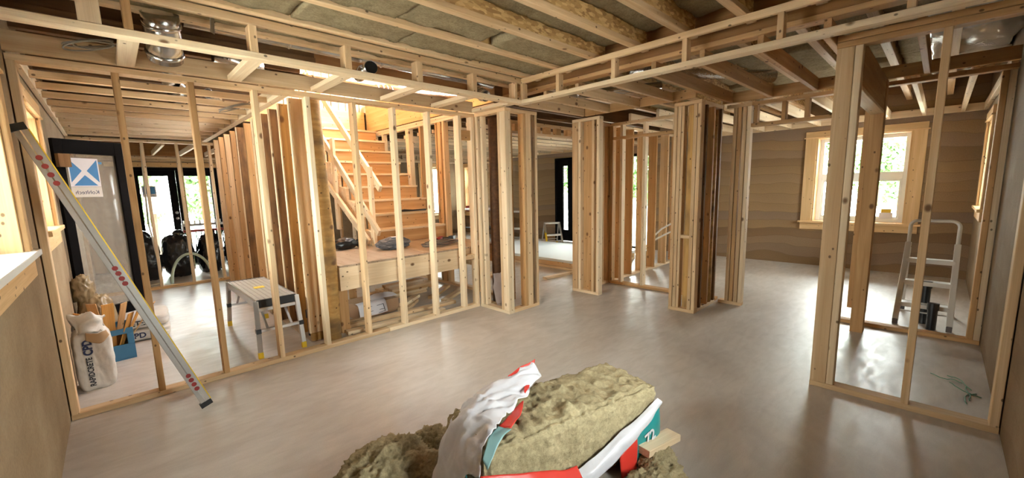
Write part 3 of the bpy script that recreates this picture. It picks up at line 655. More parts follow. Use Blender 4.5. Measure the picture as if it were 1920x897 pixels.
# built-up post and header box
wp = thing('built_up_post', 'brown built-up lumber post with hanging ply behind the tall near post', 'post', (5.06, .47, 0))
for q in ((4.985, 5.023, .395, .49, 0, OLD), (5.025, 5.063, .395, .49, 0, WARM), (5.065, 5.103, .395, .49, 0, OLD), (5.106, 5.20, .40, .438, .16, WARM), (5.105, 5.2, .50, .538, .2, OLD)):
    bx(wp, 'ply', q[0], q[1], q[2], q[3], q[4], 2.29, q[5] if q[5] is not OLD else WARM)
wq = thing('door_header', 'deep boxed plywood header over the doorway between near post and brown post', 'header', (4.25, .45, 2.0))
bx(wq, 'header_board', 3.56, 4.98, .40, .425, 2.03, 2.296, WARM); bx(wq, 'header_board', 3.56, 4.98, .465, .49, 2.03, 2.296, WARM); bx(wq, 'header_soffit', 3.56, 4.98, .398, .492, 2.005, 2.029, PALE)
# right stud wall
wr = frame('stud_wall', 'near stud wall ending in tall built-up post beside the right earth wall', (3.5, .1, 0))
bx(wr, 'bottom_plate', 3.46, 3.549, YR+.005, .53, 0, SW, PINE); bx(wr, 'top_plate', 3.46, 3.549, YR+.005, .53, ST+.001, ZS-.001, WARM)
bx(wr, 'top_plate', 3.46, 3.549, YR+.005, .53, ZS+.001, ZS+SW, WARM)
bx(wr, 'stud', 3.462, 3.50, .44, .529, SW+.001, ST, PINE); bx(wr, 'stud', 3.462, 3.549, .40, .438, SW+.001, ST, PALE)
bx(wr, 'stud', 3.502, 3.54, .44, .529, SW+.001, ST, WARM)
bx(wr, 'stud', 3.46, 3.549, .025, .063, SW+.001, ST, PINE); bx(wr, 'stud', 3.46, 3.549, YR+.006, YR+.044, SW+.001, ST, PINE)
# header in the gap past the boxed corner
wk = thing('door_header', 'pine header with short cripples spanning past the boxed stud corner', 'header', (4.7, 3.87, 2.1))
bx(wk, 'header', 3.75, 5.4, 3.85, 3.939, 2.13, 2.168, PALE)
for x in (3.9, 4.3, 4.52, 4.75, 5.0, 5.2): bx(wk, 'cripple', x, x+.10, 3.86, 3.93, 2.169, ST, WARM)
bx(wk, 'top_plate', 3.70, 5.4, 3.85, 3.939, ST+.001, ZS, PINE)
bx(wk, 'end_stud', 5.405, 5.443, 3.85, 3.939, 0, 2.3, PINE)
# dropped ceiling over the middle and right rooms
dm = thing('dropped_ceiling_frame', 'bright grid of joists over the kitchen seen between the stair studs', 'ceiling joists', (6, 7.5, ZS))
for k in range(15): bx(dm, 'joist', 3.72, 8.515, 4.6+.42*k, 4.638+.42*k, ZS+.001, ZS+.052, PALE)
bx(dm, 'ledger', 8.517, 8.553, 4.0, 10.9, ZS-.02, ZS+.10, PINE); bx(dm, 'ledger', 3.72, 8.5, 10.93, 10.968, ZS-.05, ZS+.09, PALE)
sk = thing('soffit_frame', 'small ladder soffit near the kitchen ceiling beyond the header', 'soffit frame', (6.2, 8.2, 2.1))
for x in (4.2, 6.2, 8.2): bx(sk, 'hanger', x, x+.038, 8.74, 8.78, 2.16, 2.84, PALE)
bx(sk, 'lower_rail', 3.8, 8.4, 8.7, 8.79, 2.12, 2.158, PALE); bx(sk, 'upper_rail', 3.8, 8.4, 8.7, 8.738, 2.25, 2.288, PALE)
for k in range(12): bx(sk, 'cripple', 3.85+.4*k, 3.888+.4*k, 8.7, 8.76, 2.159, 2.249, PALE)
dr = thing('dropped_ceiling_frame', 'brightly lit joists crossing towards the wall with the far window', 'ceiling joists', (7, 1.5, ZS))
for k, y in enumerate((3.05, 2.65, 2.25, 1.85, 1.45, 1.05, .62, .25, -.12)): bx(dr, 'joist', 5.35, 8.515, y-.019, y+.019, ZS+.002, ZS+.115, PALE)
bx(dr, 'ledger', 8.517, 8.553, YR+.01, 3.6, ZS, ZS+.10, PALE); bx(dr, 'ledger', 5.35, 8.51, YR+.003, YR+.041, ZS+.003, ZS+.10, PALE)
# ================================================================== LANDING AND STAIRS
ld = thing('stair_landing', 'low plywood stair landing with deep pale rim board behind the stud wall', 'landing', (2.4, 4.5, 0))
bx(ld, 'rim_joist', 1.53, 3.0, 3.94, 3.978, .487, .718, PALE); bx(ld, 'rim_joist', 3.002, 3.60, 3.94, 3.978, .60, .718, PINE); bx(ld, 'rim_joist', 1.53, 1.568, 3.98, 5.2, .49, .718, PINE); bx(ld, 'rim_joist', 3.56, 3.60, 3.98, 5.2, .49, .718, PINE)
for x in (1.95, 2.36, 2.77, 3.18): bx(ld, 'joist', x, x+.038, 3.98, 5.2, .50, .717, PINE)
bx(ld, 'deck', 1.53, 2.55, 3.935, 5.22, .719, .738, GREYW); bx(ld, 'deck', 2.552, 3.61, 3.935, 5.22, .719, .738, GREYW)
for x, y in ((1.58, 4.125), (2.1, 5.12), (3.3, 5.12), (3.45, 4.05), (1.64, 5.12)): bx(ld, 'leg', x, x+.09, y, y+.038, .001, .499, WARM)
bar(ld, 'brace', (1.7, 4.9, .02), (2.1, 4.9, .47), .038, .089, WARM, 'Y')
st = thing('staircase', 'plywood staircase with pale treads climbing away from the landing', 'stairs', (3.0, 6.2, .74))
NR = 9
for k in range(NR):
    y = 5.10+.24*k; z = .74+.195*k
    bx(st, 'riser', 2.52, 3.575 if k > 7 else 3.605, y, y+.018, z+.0, z+.163, PLY)
    if k < NR-1 or True: bx(st, 'tread', 2.50, 3.575 if k > 7 else 3.605, y-.03, y+.245, z+.165, z+.195, PALE)
def stringer(x0, x1):
    m = MB(); P = []
    # saw-tooth outline extruded
    top = []
    for k in range(NR):
        y = 5.118+.24*k; z = .74+.195*k
        top += [(y, z), (y, z+.163)]
    top.append((5.118+.24*NR, .74+.195*(NR-1)+.163))
    bot = [(5.118+.24*NR, .74+.195*(NR-1)-.12), (5.118+.24, .74)]
    out = top+bot; n = len(out)
    v = [(x0, y, z) for y, z in out]+[(x1, y, z) for y, z in out]
    f = [tuple(range(n)), tuple(range(2*n-1, n-1, -1))]+[(i, n+i, n+(i+1) % n, (i+1) % n) for i in range(n)]
    me = mesh_from('stringer', v, f, PALE); bm = bmesh.new(); bm.from_mesh(me); bmesh.ops.recalc_face_normals(bm, faces=bm.faces); bm.to_mesh(me); bm.free()
    return link('stringer', me, st, (-3.0, -6.2, -.74))
stringer(2.462, 2.500)
rl = thing('stair_guard', 'temporary two-rail guard of pale lumber on the left stair side', 'guard rail', (2.45, 6.2, .74))
def rz(y): return .74+.195*(y-5.1)/.24
bx(rl, 'guard_post', 2.42, 2.458, 4.98, 5.07, .74, 1.75, PALE); bx(rl, 'guard_post', 2.42, 2.458, 6.95, 7.04, rz(7)-.25, 3.3, PALE); bx(rl, 'guard_post', 2.378, 2.418, 6.0, 6.09, .9, 2.2, PALE)
bar(rl, 'guard_rail', (2.48, 4.85, rz(4.85)+.93), (2.48, 7.05, rz(7.05)+1.0), .038, .089, PALE); bar(rl, 'guard_rail', (2.40, 4.80, rz(4.8)+.42), (2.40, 7.05, rz(7.05)+.45), .038, .089, PALE)
bar(rl, 'brace', (2.38, 5.05, .78), (2.38, 7.1, rz(7.1)-.3), .038, .089, PALE)
# studs under the stairs seen past the log
wu = frame('stud_wall', 'studs under the stair flight just right of the log post', (2.3, 6.6, 0))
bx(wu, 'bottom_plate', 1.9, 2.36, 6.6, 6.689, 0, SW, PINE)
for x, mt in ((1.92, PALE), (2.02, PINE), (2.20, WARM), (2.30, PALE)): bx(wu, 'stud', x, x+.038, 6.6, 6.689, SW+.001, 2.0, mt)
# ================================================================== THINGS IN THE MAIN ROOM
rng = random.Random(3)
bale = thing('insulation_bale', 'opened bale of olive mineral wool lying in torn white film', 'insulation', (1.524, 1.251, 0), math.atan2(-.222, .975))
rough_slab('wool_block', WOOL, bale, 1.06, .385, .37, amp=.013, fr=15., seed=2.5, nx=150, ny=54, nz=40, loc=(0, 0, .205), ridge=.03, rnd=.035)
rows = [[(.03, .16, .43), (-.14, .05, .425), (-.30, -.05, .42), (-.46, -.15, .42), (-.56, -.21, .30)],
        [(-.01, .20, .475), (-.19, .17, .455), (-.38, .12, .44), (-.52, .01, .40), (-.59, -.12, .26)],
        [(-.04, .25, .32), (-.24, .27, .31), (-.44, .24, .28), (-.585, .11, .24), (-.63, -.08, .14)],
        [(-.05, .28, .02), (-.27, .34, .02), (-.47, .30, .02), (-.61, .17, .02), (-.66, -.05, .02)]]
sheet('film_drape', rows, FILM, bale, sub=16, wr=.02, fr=9, thick=.002, seed=1, crease=.015)
def strip(name, pts, wid, mat, seed, lift=.008):
    rows = [[(p[0], p[1], p[2]+lift) for p in pts], [(p[0]+w_[0], p[1]+w_[1], p[2]+w_[2]+lift) for p, w_ in zip(pts, wid)]]
    return sheet(name, rows, mat, bale, sub=6, wr=.006, fr=14, thick=.002, seed=seed)
strip('red_edge', [(-.20, .01, .418), (-.30, -.05, .418), (-.40, -.11, .418)], [(.005, -.005, 0), (.035, -.03, 0), (.03, -.05, 0)], RED, 4)
strip('pale_teal_edge', [(-.41, -.115, .418), (-.48, -.16, .415), (-.535, -.20, .36)], [(.035, -.05, 0), (.035, -.035, -.005), (.01, -.03, -.03)], plain('faded_teal_print', (.25, .42, .42), .4), 5)
strip('teal_edge', [(-.56, -.10, .27), (-.575, -.16, .22), (-.56, -.215, .18)], [(-.01, -.01, -.08), (-.01, -.015, -.09), (.0, -.015, -.08)], TEAL, 6)
strip('red_corner', [(-.01, .19, .475), (-.09, .185, .465), (-.17, .175, .455)], [(.02, .015, .03), (.0, .02, .02), (0, .02, .005)], RED, 7)
strip('red_flap', [(-.43, .25, .26), (-.52, .19, .24), (-.57, .13, .2)], [(-.02, .035, -.05), (-.02, .03, -.06), (-.02, .02, -.05)], RED, 9)
strip('red_tear', [(-.10, .09, .437), (-.135, .06, .437), (-.17, .03, .437)], [(.0, .012, .004), (-.008, .022, .006), (0, .008, .003)], RED, 12)
# near side of the wrapper
rows = [[(.53, -.19, .315), (.40, -.205, .28), (.25, -.215, .24), (.11, -.22, .195), (0, -.22, .155), (-.07, -.22, .14)],
        [(.54, -.212, .300), (.41, -.232, .258), (.26, -.246, .212), (.12, -.255, .165), (.0, -.255, .125), (-.08, -.24, .115)],
        [(.543, -.208, .285), (.42, -.228, .222), (.27, -.242, .16), (.13, -.252, .105), (.0, -.252, .075), (-.08, -.236, .075)]]
sheet('film_fold', rows, FILM, bale, sub=8, wr=.010, fr=10, thick=.002, seed=13)
rows = [[(.54, -.192, .30), (.50, -.208, .272), (.42, -.214, .235), (.33, -.222, .19)], [(.545, -.196, .17), (.50, -.213, .16), (.42, -.22, .14), (.33, -.228, .11)], [(.545, -.20, .012), (.50, -.217, .012), (.42, -.223, .012), (.325, -.232, .012)]]
sheet('teal_panel', rows, TEAL, bale, sub=6, wr=.004, fr=9, thick=.002, seed=14)
rows = [[(.335, -.226, .185), (.28, -.234, .155), (.2, -.24, .12)], [(.332, -.232, .1), (.28, -.24, .08), (.2, -.246, .06)], [(.328, -.236, .01), (.28, -.246, .01), (.2, -.252, .01)]]
sheet('red_panel', rows, RED, bale, sub=5, wr=.004, fr=9, thick=.002, seed=15)
text(bale, 'lettering', '72', .085, FILM, (.435, -.2265, .14), (math.radians(88), math.radians(-14), math.radians(5)), bold=.002)
rows = [[(-.05, -.215, .16), (-.15, -.222, .185), (-.29, -.225, .235), (-.42, -.222, .27), (-.545, -.20, .30)], [(-.05, -.26, .11), (-.15, -.27, .135), (-.29, -.27, .19), (-.42, -.265, .225), (-.56, -.23, .25)]]
sheet('red_band', rows, RED, bale, sub=6, wr=.006, fr=9, thick=.002, seed=16)
rows = [[(-.05, -.262, .108), (-.15, -.272, .133), (-.29, -.272, .188), (-.42, -.267, .223), (-.56, -.232, .248)], [(-.05, -.30, .01), (-.15, -.31, .01), (-.29, -.31, .01), (-.42, -.30, .01), (-.58, -.26, .01)]]
sheet('teal_band', rows, TEAL, bale, sub=6, wr=.006, fr=9, thick=.002, seed=17)
def clump(label, loc, rad, seed, amp=.2):
    o = blob('wool_clump', WOOL, None, rad, loc, sub=6, amp=amp, fr=3.2, seed=seed, flat=-rad[2]*.35, ridge=.07, fuzz=.045)
    o.location.z = rad[2]*.38; return tag(o, label, 'insulation', 'loose tufts of mineral wool by the bale')
clump('large torn heap of mineral wool left of the wrapped bale', (.83, 1.76, 0), (.24, .19, .15), 1.3)
clump('small shadowed tuft of mineral wool tucked against the white film', (1.16, 1.87, 0), (.11, .09, .08), 5.1)
clump('low frayed heap of mineral wool in front of the lumber offcut', (1.66, .79, 0), (.20, .12, .085), 8.4)
clump('small flat flake of mineral wool under the lumber offcut', (1.88, .885, 0), (.13, .075, .065), 11.7)
of = bx(None, 'lumber_offcut', 1.806, 2.082, .877, .962, .0, .038, PALE); of.rotation_euler = (0, math.radians(4), math.radians(-8)); of.location = (1.944, .912, .098)
tag(of, 'short pale lumber offcut lying beside the teal wrapper', 'offcut')
# spirit level leaning on the left wall
P0, P1 = Vector((.322, 3.337, .03)), Vector((-.318, 3.482, 1.85)); X = (P1-P0).normalized(); mid = (P0+P1)/2
n = (Vector((0, 0, CAM_H))-mid); n = (n-X*n.dot(X)).normalized(); Wd = n.cross(X).normalized(); yflip = -1
lv = thing('spirit_level', 'long aluminium spirit level with red dots leaning on the left earth wall', 'level', P0)
MR = Matrix((X, Wd, n)).transposed().to_euler(); L = (P1-P0).length; hw, ht = .033, .013
def lvbox(nm, xa, xb, ya, yb, za, zb, mat, bev=0.002):
    m = MB(); m.box(xa, xb, ya, yb, za, zb); return m.build(nm, mat, lv, rot=MR, bevel=bev)
lvbox('body', .03, L-.03, -hw, hw-.008, -ht, ht, plain('dark_reflection_aluminium', (.40, .37, .34), .38, 1.0, var=.15)); lvbox('yellow_edge', .03, L-.03, -hw-.006, -hw-.0002, -ht, ht, YEL, .001)  # body tone darkened to paint in the brown room reflection
lvbox('end_cap', -.005, .03, -hw-.002, hw+.002, -ht-.002, ht+.002, BLACKP); lvbox('end_cap', L-.03, L+.01, -hw-.002, hw+.002, -ht-.002, ht+.002, BLACKP)
lvbox('groove', .03, L-.03, -.006, .0, ht, ht+.0012, STEEL, 0)
def dot(t):
    m = MB(); m.tube([(t, -.004, ht+.0005), (t, -.004, ht+.003)], .0145, 14); m.build('red_dot', DARKR, lv, rot=MR)
for t in (.14, .175, .21, .245, .95, .985, 1.02, 1.055, 1.60, 1.65, 1.70, 1.75): dot(t)
# ================================================================== LEFT ROOM
cb = thing('cement_sack', 'upright white cement sack with crumpled top beside the left earth wall', 'sack', (-.225, 4.42, 0), math.radians(4))
blob('sack_body', PAPERW, cb, (.108, .115, .235), (0, 0, .222), sub=5, amp=.05, fr=2.6, seed=4, sq=5, ridge=.03)
rows = [[(-.095, -.06, .42), (-.03, -.1, .44), (.05, -.09, .43), (.095, -.03, .42)], [(-.09, -.02, .52), (-.02, -.05, .54), (.05, -.05, .53), (.08, 0, .5)], [(-.11, .03, .55), (-.02, .0, .57), (.04, -.02, .56), (.10, .03, .53)], [(-.095, .07, .43), (-.03, .09, .45), (.05, .09, .45), (.095, .06, .42)]]
sheet('crumpled_top', rows, PAPERW, cb, sub=6, wr=.03, fr=14, thick=.004, seed=3)
sheet('torn_flap', [[(-.03, -.125, .45), (.03, -.14, .44), (.08, -.12, .45)], [(-.03, -.135, .40), (.03, -.152, .37), (.09, -.13, .41)]], PAPERB, cb, sub=6, wr=.012, fr=14, thick=.003, seed=9)
text(cb, 'lettering', 'RAPIDCRETE', .046, INK, (-.030, -.1335, .155), (math.radians(90), math.radians(-90), 0), bold=.0012, xs=.86)
text(cb, 'lettering', 'CPD', .068, NAVY, (-.028, -.1335, .345), (math.radians(90), math.radians(-90), 0), bold=.003, xs=.9)
ck = thing('crate', 'blue plastic crate full of cedar shims beside the cement sack', 'crate', (-.125, 5.10, 0), math.radians(5))
def cbx(nm, *a, mat=BLUE): return bx(ck, nm, *a, mat, local=True)
cbx('crate_base', -.13, .13, -.17, .17, .0, .012)
for sx_ in (-1, 1): cbx('side_panel', min(.118*sx_, .13*sx_), max(.118*sx_, .13*sx_), -.158, .158, .013, .28)
for y0, y1 in ((-.17, -.158), (.158, .17)):
    cbx('end_panel', -.13, .13, y0, y1, .013, .14); cbx('end_rim', -.13, .13, y0, y1, .235, .285); cbx('end_post', -.13, -.085, y0, y1, .141, .234); cbx('end_post', .085, .13, y0, y1, .141, .234)
text(ck, 'lettering', 'CPD', .04, NAVY, (-.07, -.171, .06), (math.radians(90), 0, 0))
sh = [(-.08, -.05, -.25, .46), (-.05, .02, -.10, .50), (-.02, -.06, .05, .49), (.01, .05, .22, .47), (.03, -.05, .42, .48), (.05, .06, .58, .50), (.03, -.09, .30, .40), (-.07, .09, -.35, .42)]
for i, (x, y, a, l) in enumerate(sh):
    o = bar(None, 'cedar_shim', (ck.location.x+x, ck.location.y+y, .03), (ck.location.x+x+math.sin(a)*l, ck.location.y+y-.06, .03+math.cos(a)*l), .008, .085, (SHIM, WARM)[i % 2], 'Y', ch=.001)
    tag(o, 'cedar shim in the blue crate, ' + ('leaning furthest towards the wall', 'second from the wall side', 'third from the wall side', 'standing nearly upright', 'leaning towards the flat sacks', 'leaning furthest out over the rim', 'short one leaning by the rim', 'half hidden at the back wall corner')[i], 'shim', 'cedar shims in the blue crate')
for i, (z, lab, w_) in enumerate(((0, 'flat white cement sack at the bottom, under another behind the crate', 'CPD'), (.125, 'flat white cement sack lying on top of another behind the crate', 'RETE'))):
    sk_ = thing('cement_sack', lab, 'sack', (.11, 5.70, z), math.radians(-3))
    blob('sack_body', PAPERW, sk_, (.215, .26, .062), (0, 0, .063), sub=5, amp=.03, fr=2.5, seed=20+i, sq=6)
    text(sk_, 'lettering', w_, .07 if i else .075, NAVY if not i else INK, (-.055, -.262, .062), (math.radians(90), 0, 0), bold=.002)
pb = thing('plastic_bag', 'big dusty clear plastic bag of insulation slumped against the left wall', 'bag', (-.205, 5.44, 0))
TANB = plain('tan_bag_film', (.28, .20, .11), .25, var=.3, bump=.6, bscale=14)
blob('bag_body', TANB, pb, (.13, .13, .27), (.0, .0, .27), sub=5, amp=.1, fr=3, seed=6, sq=2.6, ridge=.03)
blob('bag_neck', TANB, pb, (.07, .06, .14), (-.07, -.03, .60), sub=4, amp=.3, fr=4, seed=7, ridge=.08)
# glazed door leaning in the corner
gd = thing('door_slab', 'dark framed glass door leaning against the left wall behind the sacks', 'door', (-.315, 5.58, 0), math.radians(31))
gw, z0, z1 = .57, .252, 2.0
def gbx(nm, xa, xb, ya, yb, za, zb, mat): return bx(gd, nm, xa, xb, ya, yb, za, zb, mat, local=True)
gbx('stile', 0, .07, 0, .045, z0, z1, BLACKF); gbx('stile', gw-.09, gw, 0, .045, z0, z1, BLACKF); gbx('top_rail', .07, gw-.09, 0, .045, z1-.13, z1, BLACKF); gbx('bottom_rail', .07, gw-.09, 0, .045, z0, z0+.11, BLACKF)
gbx('glass', .07, gw-.09, .016, .028, z0+.11, z1-.13, DUSTY)
gbx('glass_sticker', .09, .33, .0125, .0155, 1.56, 1.83, PAPER); gbx('sticker_band', .09, .33, .0125, .0155, 1.46, 1.558, PAPERW)
bl_ = bpy.data.materials['blue_print']
for k in (-1, 1):
    m = MB(); m.quad((.21+k*.11, .0118, 1.82), (.21+k*.11, .0118, 1.60), (.21+k*.02, .0118, 1.71), (.21+k*.02, .0118, 1.712)); m.build('sticker_print', bl_, gd)
m = MB(); m.quad((.115, .0116, 1.57), (.305, .0116, 1.57), (.21, .0116, 1.67), (.209, .0116, 1.67)); m.build('sticker_print', bl_, gd)
text(gd, 'lettering', 'Kohltech', .052, NAVY, (.21, .0118, 1.505), (math.radians(90), 0, 0), mirror=True, ext=.0003)
gbx('blue_dot', .33, .36, .0125, .0155, 1.78, 1.80, bl_); gbx('wood_spacer', .0, .09, -.05, -.002, 1.74, 1.86, OLD)
# work platform
wp_ = thing('work_platform', 'folding aluminium work platform with yellow feet and slatted grey deck', 'work platform', (1.0, 4.69, 0))
def wbx(nm, *a, mat=ALU, ch=.003): return bx(wp_, nm, *a, mat, ch=ch)
DECK = plain('grey_deck', (.40, .36, .31), .55, .3, var=.15)
for k in range(8): wbx('deck_slat', .842+.0405*k, .842+.0405*k+.038, 4.13, 5.25, .487, .505, mat=DECK)
wbx('side_rail', .825, .842, 4.11, 5.27, .44, .505); wbx('side_rail', 1.167, 1.184, 4.11, 5.27, .44, .505)
wbx('end_cap', .843, 1.166, 4.10, 4.129, .44, .508, mat=BLACKP); wbx('end_cap', .843, 1.166, 5.251, 5.28, .44, .508, mat=BLACKP)
wbx('hand_hole', .955, 1.045, 4.66, 4.74, .5055, .510, mat=YEL)
for yb, yt in ((4.035, 4.105), (5.335, 5.275)):
    for xb, xt in ((.815, .835), (1.178, 1.172)):
        bar(wp_, 'leg', (xb, yb, .05), (xt, yt, .50), .026, .04, ALU, 'Y'); wbx('yellow_foot', xb-.02, xb+.02, yb-.018, yb+.018, .0, .055, mat=YEL)
    t = .42; ym = yb+(yt-yb)*t; zm = .05+.45*t
    wbx('cross_bar', .82, 1.18, ym-.016, ym+.016, zm-.013, zm+.013); wbx('top_bar', .83, 1.18, yt-.014, yt+.014, .405, .437)
    for x in (.822, 1.178): wbx('bar_clamp', x-.02, x+.02, ym-.022, ym+.022, zm-.02, zm+.02, mat=BLACKP)
    s_ = 1 if yb < 4.7 else -1
    for x in (.90, 1.10): bar(wp_, 'brace', (x, ym, zm), (x, yt+s_*.22, .44), .012, .02, GREYM, 'Y')
bkt = thing('drain_pipe', 'short black plastic pipe standing among the weathered studs', 'pipe', (1.35, 4.29, 0))
m = MB(); m.tube([(0, 0, .014), (0, 0, .26)], .045, 16); m.tube([(0, 0, .2), (0, 0, .275)], .054, 16); m.build('pipe_body', BLACKP, bkt, smooth=False)
# rubbish bags
for i, (x, y, rx, rzz, lab) in enumerate(((.32, 9.45, .22, .40, 'black rubbish bag under the stickered door glass, left end of the row'), (.80, 9.50, .22, .39, 'tall black rubbish bag in front of the door knobs'), (1.29, 9.58, .21, .37, 'shiny black rubbish bag with gathered top before the second door glass'), (1.75, 9.75, .22, .42, 'black rubbish bag at the right end of the row, behind the tripled stud'))):
    t = thing('rubbish_bag', lab, 'rubbish bag', (x, y, 0), 0, 'black rubbish bags at the french doors')
    blob('bag_body', BAGP, t, (rx, .26, rzz), (0, 0, rzz*.93), sub=5, amp=.10, fr=2.2, seed=30+i*3, sq=2.8, ridge=.035, flat=-rzz*.93)
    blob('tied_neck', BAGP, t, (.09, .08, .09), (.03, 0, rzz*1.93), sub=3, amp=.35, fr=4, seed=50+i)
hp = MB(); hp.tube([(.60+.55*(1-math.cos(a))/2*1.0, 8.62+.02*math.sin(a*2), .012+.47*math.sin(a)) for a in [math.pi*.02*k for k in range(0, 45)]], .022, 10)
tag(hp.build('flexible_pipe', PEX, None, smooth=True), 'pale green flexible pipe looping in an arch before the rubbish bags', 'pipe')
mf = thing('pipe_manifold', 'pipe manifold with rows of fittings behind the shiny rubbish bag', 'manifold', (1.35, 10.35, 0))
bar(mf, 'rail', (1.0, 10.35, .86), (1.75, 10.35, .86), .04, .05, GREYM); bar(mf, 'rail', (1.0, 10.35, .74), (1.75, 10.35, .74), .04, .05, DARKR)
for k in range(9):
    x = 1.03+.085*k; bar(mf, 'fitting', (x, 10.35, .885), (x, 10.35, .95), .03, .03, WHITE, 'Y'); bar(mf, 'supply_pipe', (x, 10.35, .02), (x, 10.35, .715), .018, .018, GREENW, 'Y')
bar(mf, 'stand', (1.0, 10.38, 0), (1.0, 10.38, .9), .03, .03, GREYM, 'Y'); bar(mf, 'stand', (1.75, 10.38, 0), (1.75, 10.38, .9), .03, .03, GREYM, 'Y')
eb = thing('outlet_box', 'grey electrical box with angled lid on post, seen through door glass', 'electrical box', (.72, 12.6, -.14))
bx(eb, 'post', .68, .76, 12.56, 12.64, -.139, 1.7, BARK); bx(eb, 'box_body', .56, .88, 12.46, 12.558, 1.05, 1.55, GREYM); bar(eb, 'lid', (.52, 12.42, 1.60), (.94, 12.42, 1.66), .24, .02, GREYM)
cd = MB(); cd.tube([(.42, 8.9, 1.0), (.44, 8.88, .8), (.46, 8.86, .5), (.48, 8.84, .2), (.49, 8.82, .05), (.45, 8.78, .018), (.38, 8.72, .02), (.30, 8.74, .018)], .012, 8)
cd.tube([(.42, 8.9, 1.0), (.43, 8.7, 1.6), (.44, 8.46, 2.2)], .012, 8)
tag(cd.build('hanging_cable', WIRE, None, smooth=True), 'pale cable hanging down to the floor in front of the left rubbish bag', 'cable')
# ================================================================== LANDING AND BELOW
tb = thing('tool_bag', 'black soft tool bag on the landing close to the log post', 'bag', (2.05, 5.02, .739), .2)
blob('bag_body', BLACKP, tb, (.17, .08, .075), (0, 0, .07), sub=4, amp=.15, fr=3, seed=3, ridge=.05, flat=-.068); blob('bag_handle', BLACKP, tb, (.07, .05, .06), (.2, -.02, .062), sub=3, amp=.3, fr=3, seed=8)
gbag = thing('plastic_parcel', 'grey plastic-wrapped parcel with white tag on the landing deck', 'parcel', (2.45, 4.55, .739), -.2)
blob('wrapping', GREYBAG, gbag, (.20, .11, .075), (0, 0, .066), sub=5, amp=.18, fr=2.6, seed=12, ridge=.06, flat=-.065); b_ = MB(); b_.box(-.03, .05, -.05, .01, .145, .15); b_.build('white_tag', PAPER, gbag)
cp = MB(); pts = []
for k in range(150):
    a = k*.45; r = .10+.05*math.sin(k*.37)+.03*math.sin(k*.11); pts.append((2.98+.0+r*1.6*math.cos(a), 4.32+r*.8*math.sin(a), .748+.012*(1+math.sin(k*.7))+.0002*k))
cp.tube(pts, .007, 6); tag(cp.build('cord_tangle', plain('brown_cord', (.16, .12, .09), .7), None, smooth=True), 'loose tangle of brown cord on the right half of the landing', 'cord')
dr_ = thing('cordless_drill', 'red and black cordless drill lying on the landing by the cord tangle', 'drill', (3.18, 4.62, .739), .6)
m = MB(); m.tube([(-.10, 0, .04), (-.04, 0, .04), (.05, 0, .04), (.09, 0, .04)], [.018, .034, .036, .03], 12); m.build('drill_body', DARKR, dr_, smooth=True)
m = MB(); m.tube([(.05, 0, .04), (.07, -.12, .036)], .022, 10); m.build('grip', BLACKP, dr_, smooth=True); m = MB(); m.box(.03, .13, -.18, -.11, .0, .075); m.build('battery', BLACKP, dr_, bevel=.006); m = MB(); m.tube([(-.10, 0, .04), (-.17, 0, .04)], [.016, .006], 10); m.build('chuck', STEEL, dr_, smooth=True)
cbx_ = MB(); y_, z_ = 5.30, .74+.195*2+.006
cbx_.tube([(2.95, y_, z_+.012), (3.05, y_-.01, z_+.02), (3.2, y_, z_+.012), (3.42, y_, z_+.014)], [.012, .02, .012, .014], 8); tag(cbx_.build('pry_bar', BLACKP, None, smooth=True), 'black pry bar lying on the second stair tread', 'tool')
# lumber under and beside the landing
def lumber(label, p0, p1, w_, h_, mat, grp='loose lumber under the landing', up='Z'):
    o = bar(None, 'lumber_piece', p0, p1, w_, h_, mat, up); return tag(o, label, 'lumber', grp)
Z1 = .0195
lumber('long pale two-by-four on the floor just behind the stud wall plate', (1.60, 4.06, Z1), (2.75, 3.98, Z1), .089, SW, PALE)
lumber('second two-by-four on the floor, further under the landing front', (1.62, 4.27, Z1), (3.05, 4.18, Z1), .089, SW, PINE)
lumber('thin strip of lumber on the floor by the log post foot', (1.56, 4.46, .015), (1.95, 4.40, .015), .05, .026, PINE)
lumber('short thick block at the front of the lumber heap', (2.42, 4.36, Z1), (2.72, 4.62, Z1), .14, SW, PINE)
lumber('short block lying crosswise atop the heap front', (2.45, 4.42, Z1+.039), (2.80, 4.66, Z1+.039), .089, SW, PALE)
k = 0
for lay in range(4):
    for q in range(3):
        a = .12*((lay*3+q) % 4)-.15
        c_ = Vector((2.72+.05*lay+.02*q, 4.98+.13*q-.02*lay, Z1+.0385*lay)); d_ = Vector((math.cos(a*.5+.25), math.sin(a*.5+.25)*.15, 0))*(.42-.03*lay)
        lumber('%s plank in the %s layer of the stepped heap under the landing' % (('front', 'middle', 'rear')[q], ('bottom', 'second', 'third', 'top')[lay]), c_-d_, c_+d_, .115, .037, (PINE, PALE, WARM)[(lay+q) % 3], 'planks in the stepped heap under the landing'); k += 1
lumber('plank on the floor right of the heap, by the boxed corner', (2.98, 4.30, Z1), (3.52, 4.62, Z1), .089, SW, PINE)
lumber('plank angled on the floor behind the right landing legs', (2.95, 4.55, Z1), (3.5, 4.95, Z1), .089, SW, WARM)
cbo = thing('cardboard_box', 'flat brown cardboard box carrying the paper plans under the landing', 'box', (2.13, 4.62, 0), .1)
b_ = MB(); b_.box(-.27, .27, -.2, .2, .0, .16); b_.build('carton', BROWNB, cbo, bevel=.006); b_ = MB(); b_.box(-.27, .27, -.01, .01, .1602, .1625); b_.build('tape_seam', PAPERB, cbo)
ps = thing('plan_sheet', 'printed floor plan sheet hanging down the carton front', 'paper', (2.05, 4.40, 0))
